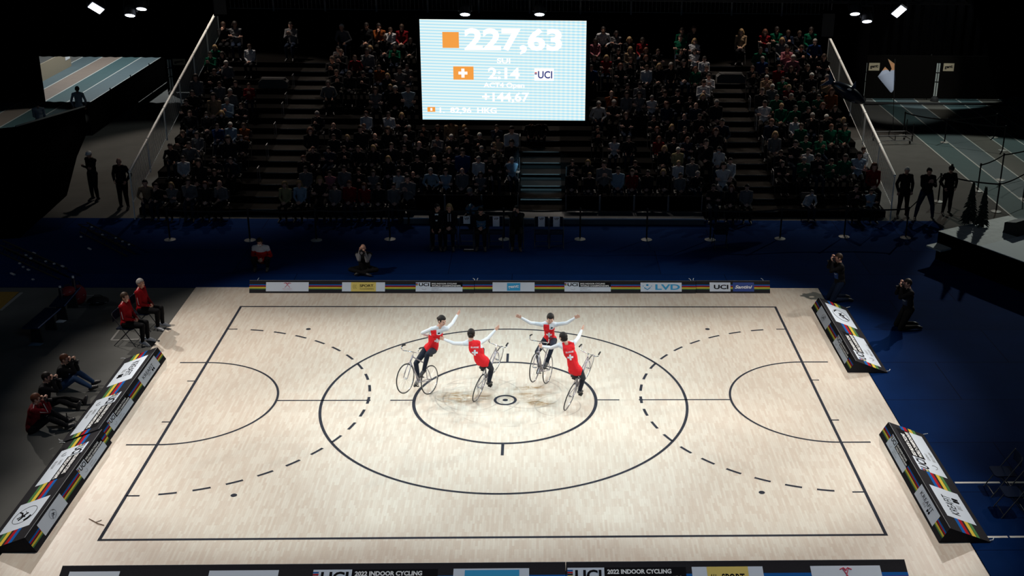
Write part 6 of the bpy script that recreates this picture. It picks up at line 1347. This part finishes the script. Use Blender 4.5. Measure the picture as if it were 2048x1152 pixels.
for (ox, oy), txt in CROWD.items():
    for e in txt.split('|'):
        x, y, t, h = e.split(); u, v = ox + float(x) / 7.2, oy + float(y) / 7.2
        if all((u - q[0]) ** 2 + (v - q[1]) ** 2 > 90 for q in pts): pts.append((u, v, t, h))
rows = {}
for (u, v, t, h) in pts:
    best = None
    for k in range(0, NR + 1):
        Yh = (12.98 if k == 0 else deck_y(k) + HEADY); p = at(u, v, Yh); d = p.z - (deck_z(k) + 1.19)
        if (k == 0 and -3.9 < p.x < 6.2): continue
        if best is None or abs(d) < abs(best[0]): best = (d, k, p)
    d, k, p = best; rows.setdefault(k, []).append([p.x, d, t, h])
BN = ['far left block', 'centre left block', 'centre right block', 'far right block']
rg = random.Random(11); NPEOPLE = 0
for k in sorted(rows):
    L_ = sorted(rows[k]); used = {}
    for i in range(1, len(L_)):
        if L_[i][0] - L_[i - 1][0] < 0.46: L_[i][0] = L_[i - 1][0] + 0.46
    for X, d, t, h in L_:
        X = min(max(X, XL + 0.35), XR - 0.35)
        for a, b in AISLES:
            if k > 0 and a - 0.25 < X < b + 0.25: X = a - 0.27 if X < (a + b) / 2 else b + 0.27
        bi = 0 if X < AISLES[0][0] else 1 if X < AISLES[1][0] else 2 if X < AISLES[2][0] else 3
        if any(abs(X - x_) < 0.36 for x_ in used.get('x', [])): continue
        used.setdefault('x', []).append(X)
        used[bi] = used.get(bi, 0) + 1; mask_ = h.endswith('m'); h0 = h[0]
        ti = rg.choice([0, 0, 1, 2, 3, 4, 7]) if (h0 in 'kbgw0') else rg.choice([5, 6, 0, 5])
        if h0 in 'kb' and rg.random() < 0.2: ti = rg.choice([5, 6])
        me, hm, mkm, H = TPL[ti]; s = max(0.82, min(1.12, (1.19 + d) / H.z)); Yh = (12.98 if k == 0 else deck_y(k) + HEADY)
        yb = Yh + H.y * s
        bx = V((X, yb - 0.0, deck_z(k))); nm_, col = TOPS[t]
        lab = '%s%s spectator in %s top, %s row, %s from left, %s' % ('masked ' if mask_ else '', HN[h0], nm_, ordn[k], ordn[used[bi] - 1] if used[bi] <= 16 else 'seventeenth', BN[bi])
        o = bpy.data.objects.new('person', me); link(o); o.location = bx; o.rotation_euler = (0, 0, math.pi + rg.uniform(-0.22, 0.22)); o.scale = (s, s, s); tag(o, lab, 'person', 'spectators on the grandstand')
        for si, m in ((0, SKIN if rg.random() < 0.6 else SKIN2), (1, cloth('crowd_top_' + nm_.replace(' ', '_'), col)), (2, rg.choice(BOT))): o.material_slots[si].link = 'OBJECT'; o.material_slots[si].material = m
        if h0 != '0':
            q = bpy.data.objects.new('hair', hm); link(q); q.parent = o; q.material_slots[0].link = 'OBJECT'; q.material_slots[0].material = hairm(h0)
        if mask_: q = bpy.data.objects.new('face_mask', mkm); link(q); q.parent = o
        c_ = bpy.data.objects.new('folding_chair', cmesh); link(c_); c_.location = (X, yb + 0.0, deck_z(k)); c_.rotation_euler = (0, 0, math.pi)
        tag(c_, 'black folding chair under a spectator on the grandstand', 'chair', 'folding chairs on the grandstand'); NPEOPLE += 1
for (u, v, lb) in ((1062, 245, 'dark haired spectator in black sitting on the central stairs below the video wall'), (1083, 243, 'second dark spectator on the central stairs, beside the one in black')):
    Yh, k = min(((deck_y(k) + HEADY, k) for k in range(1, NR)), key=lambda q: abs(at(u, v, q[0]).z - (deck_z(q[1]) + 0.95)))
    p = at(u, v, Yh); me, hm, mkm, H = TPL[2]; o = bpy.data.objects.new('person', me); link(o); o.location = (p.x, Yh + H.y * 0.9, p.z - H.z * 0.9); o.rotation_euler = (0, 0, math.pi); o.scale = (0.9,) * 3; tag(o, lb, 'person', 'spectators on the grandstand')
    for si, m in ((1, cloth('crowd_top_black', TOPS['k'][1])),): o.material_slots[si].link = 'OBJECT'; o.material_slots[si].material = m
    q = bpy.data.objects.new('hair', hm); link(q); q.parent = o
print('CROWD', NPEOPLE, 'from', len(pts))
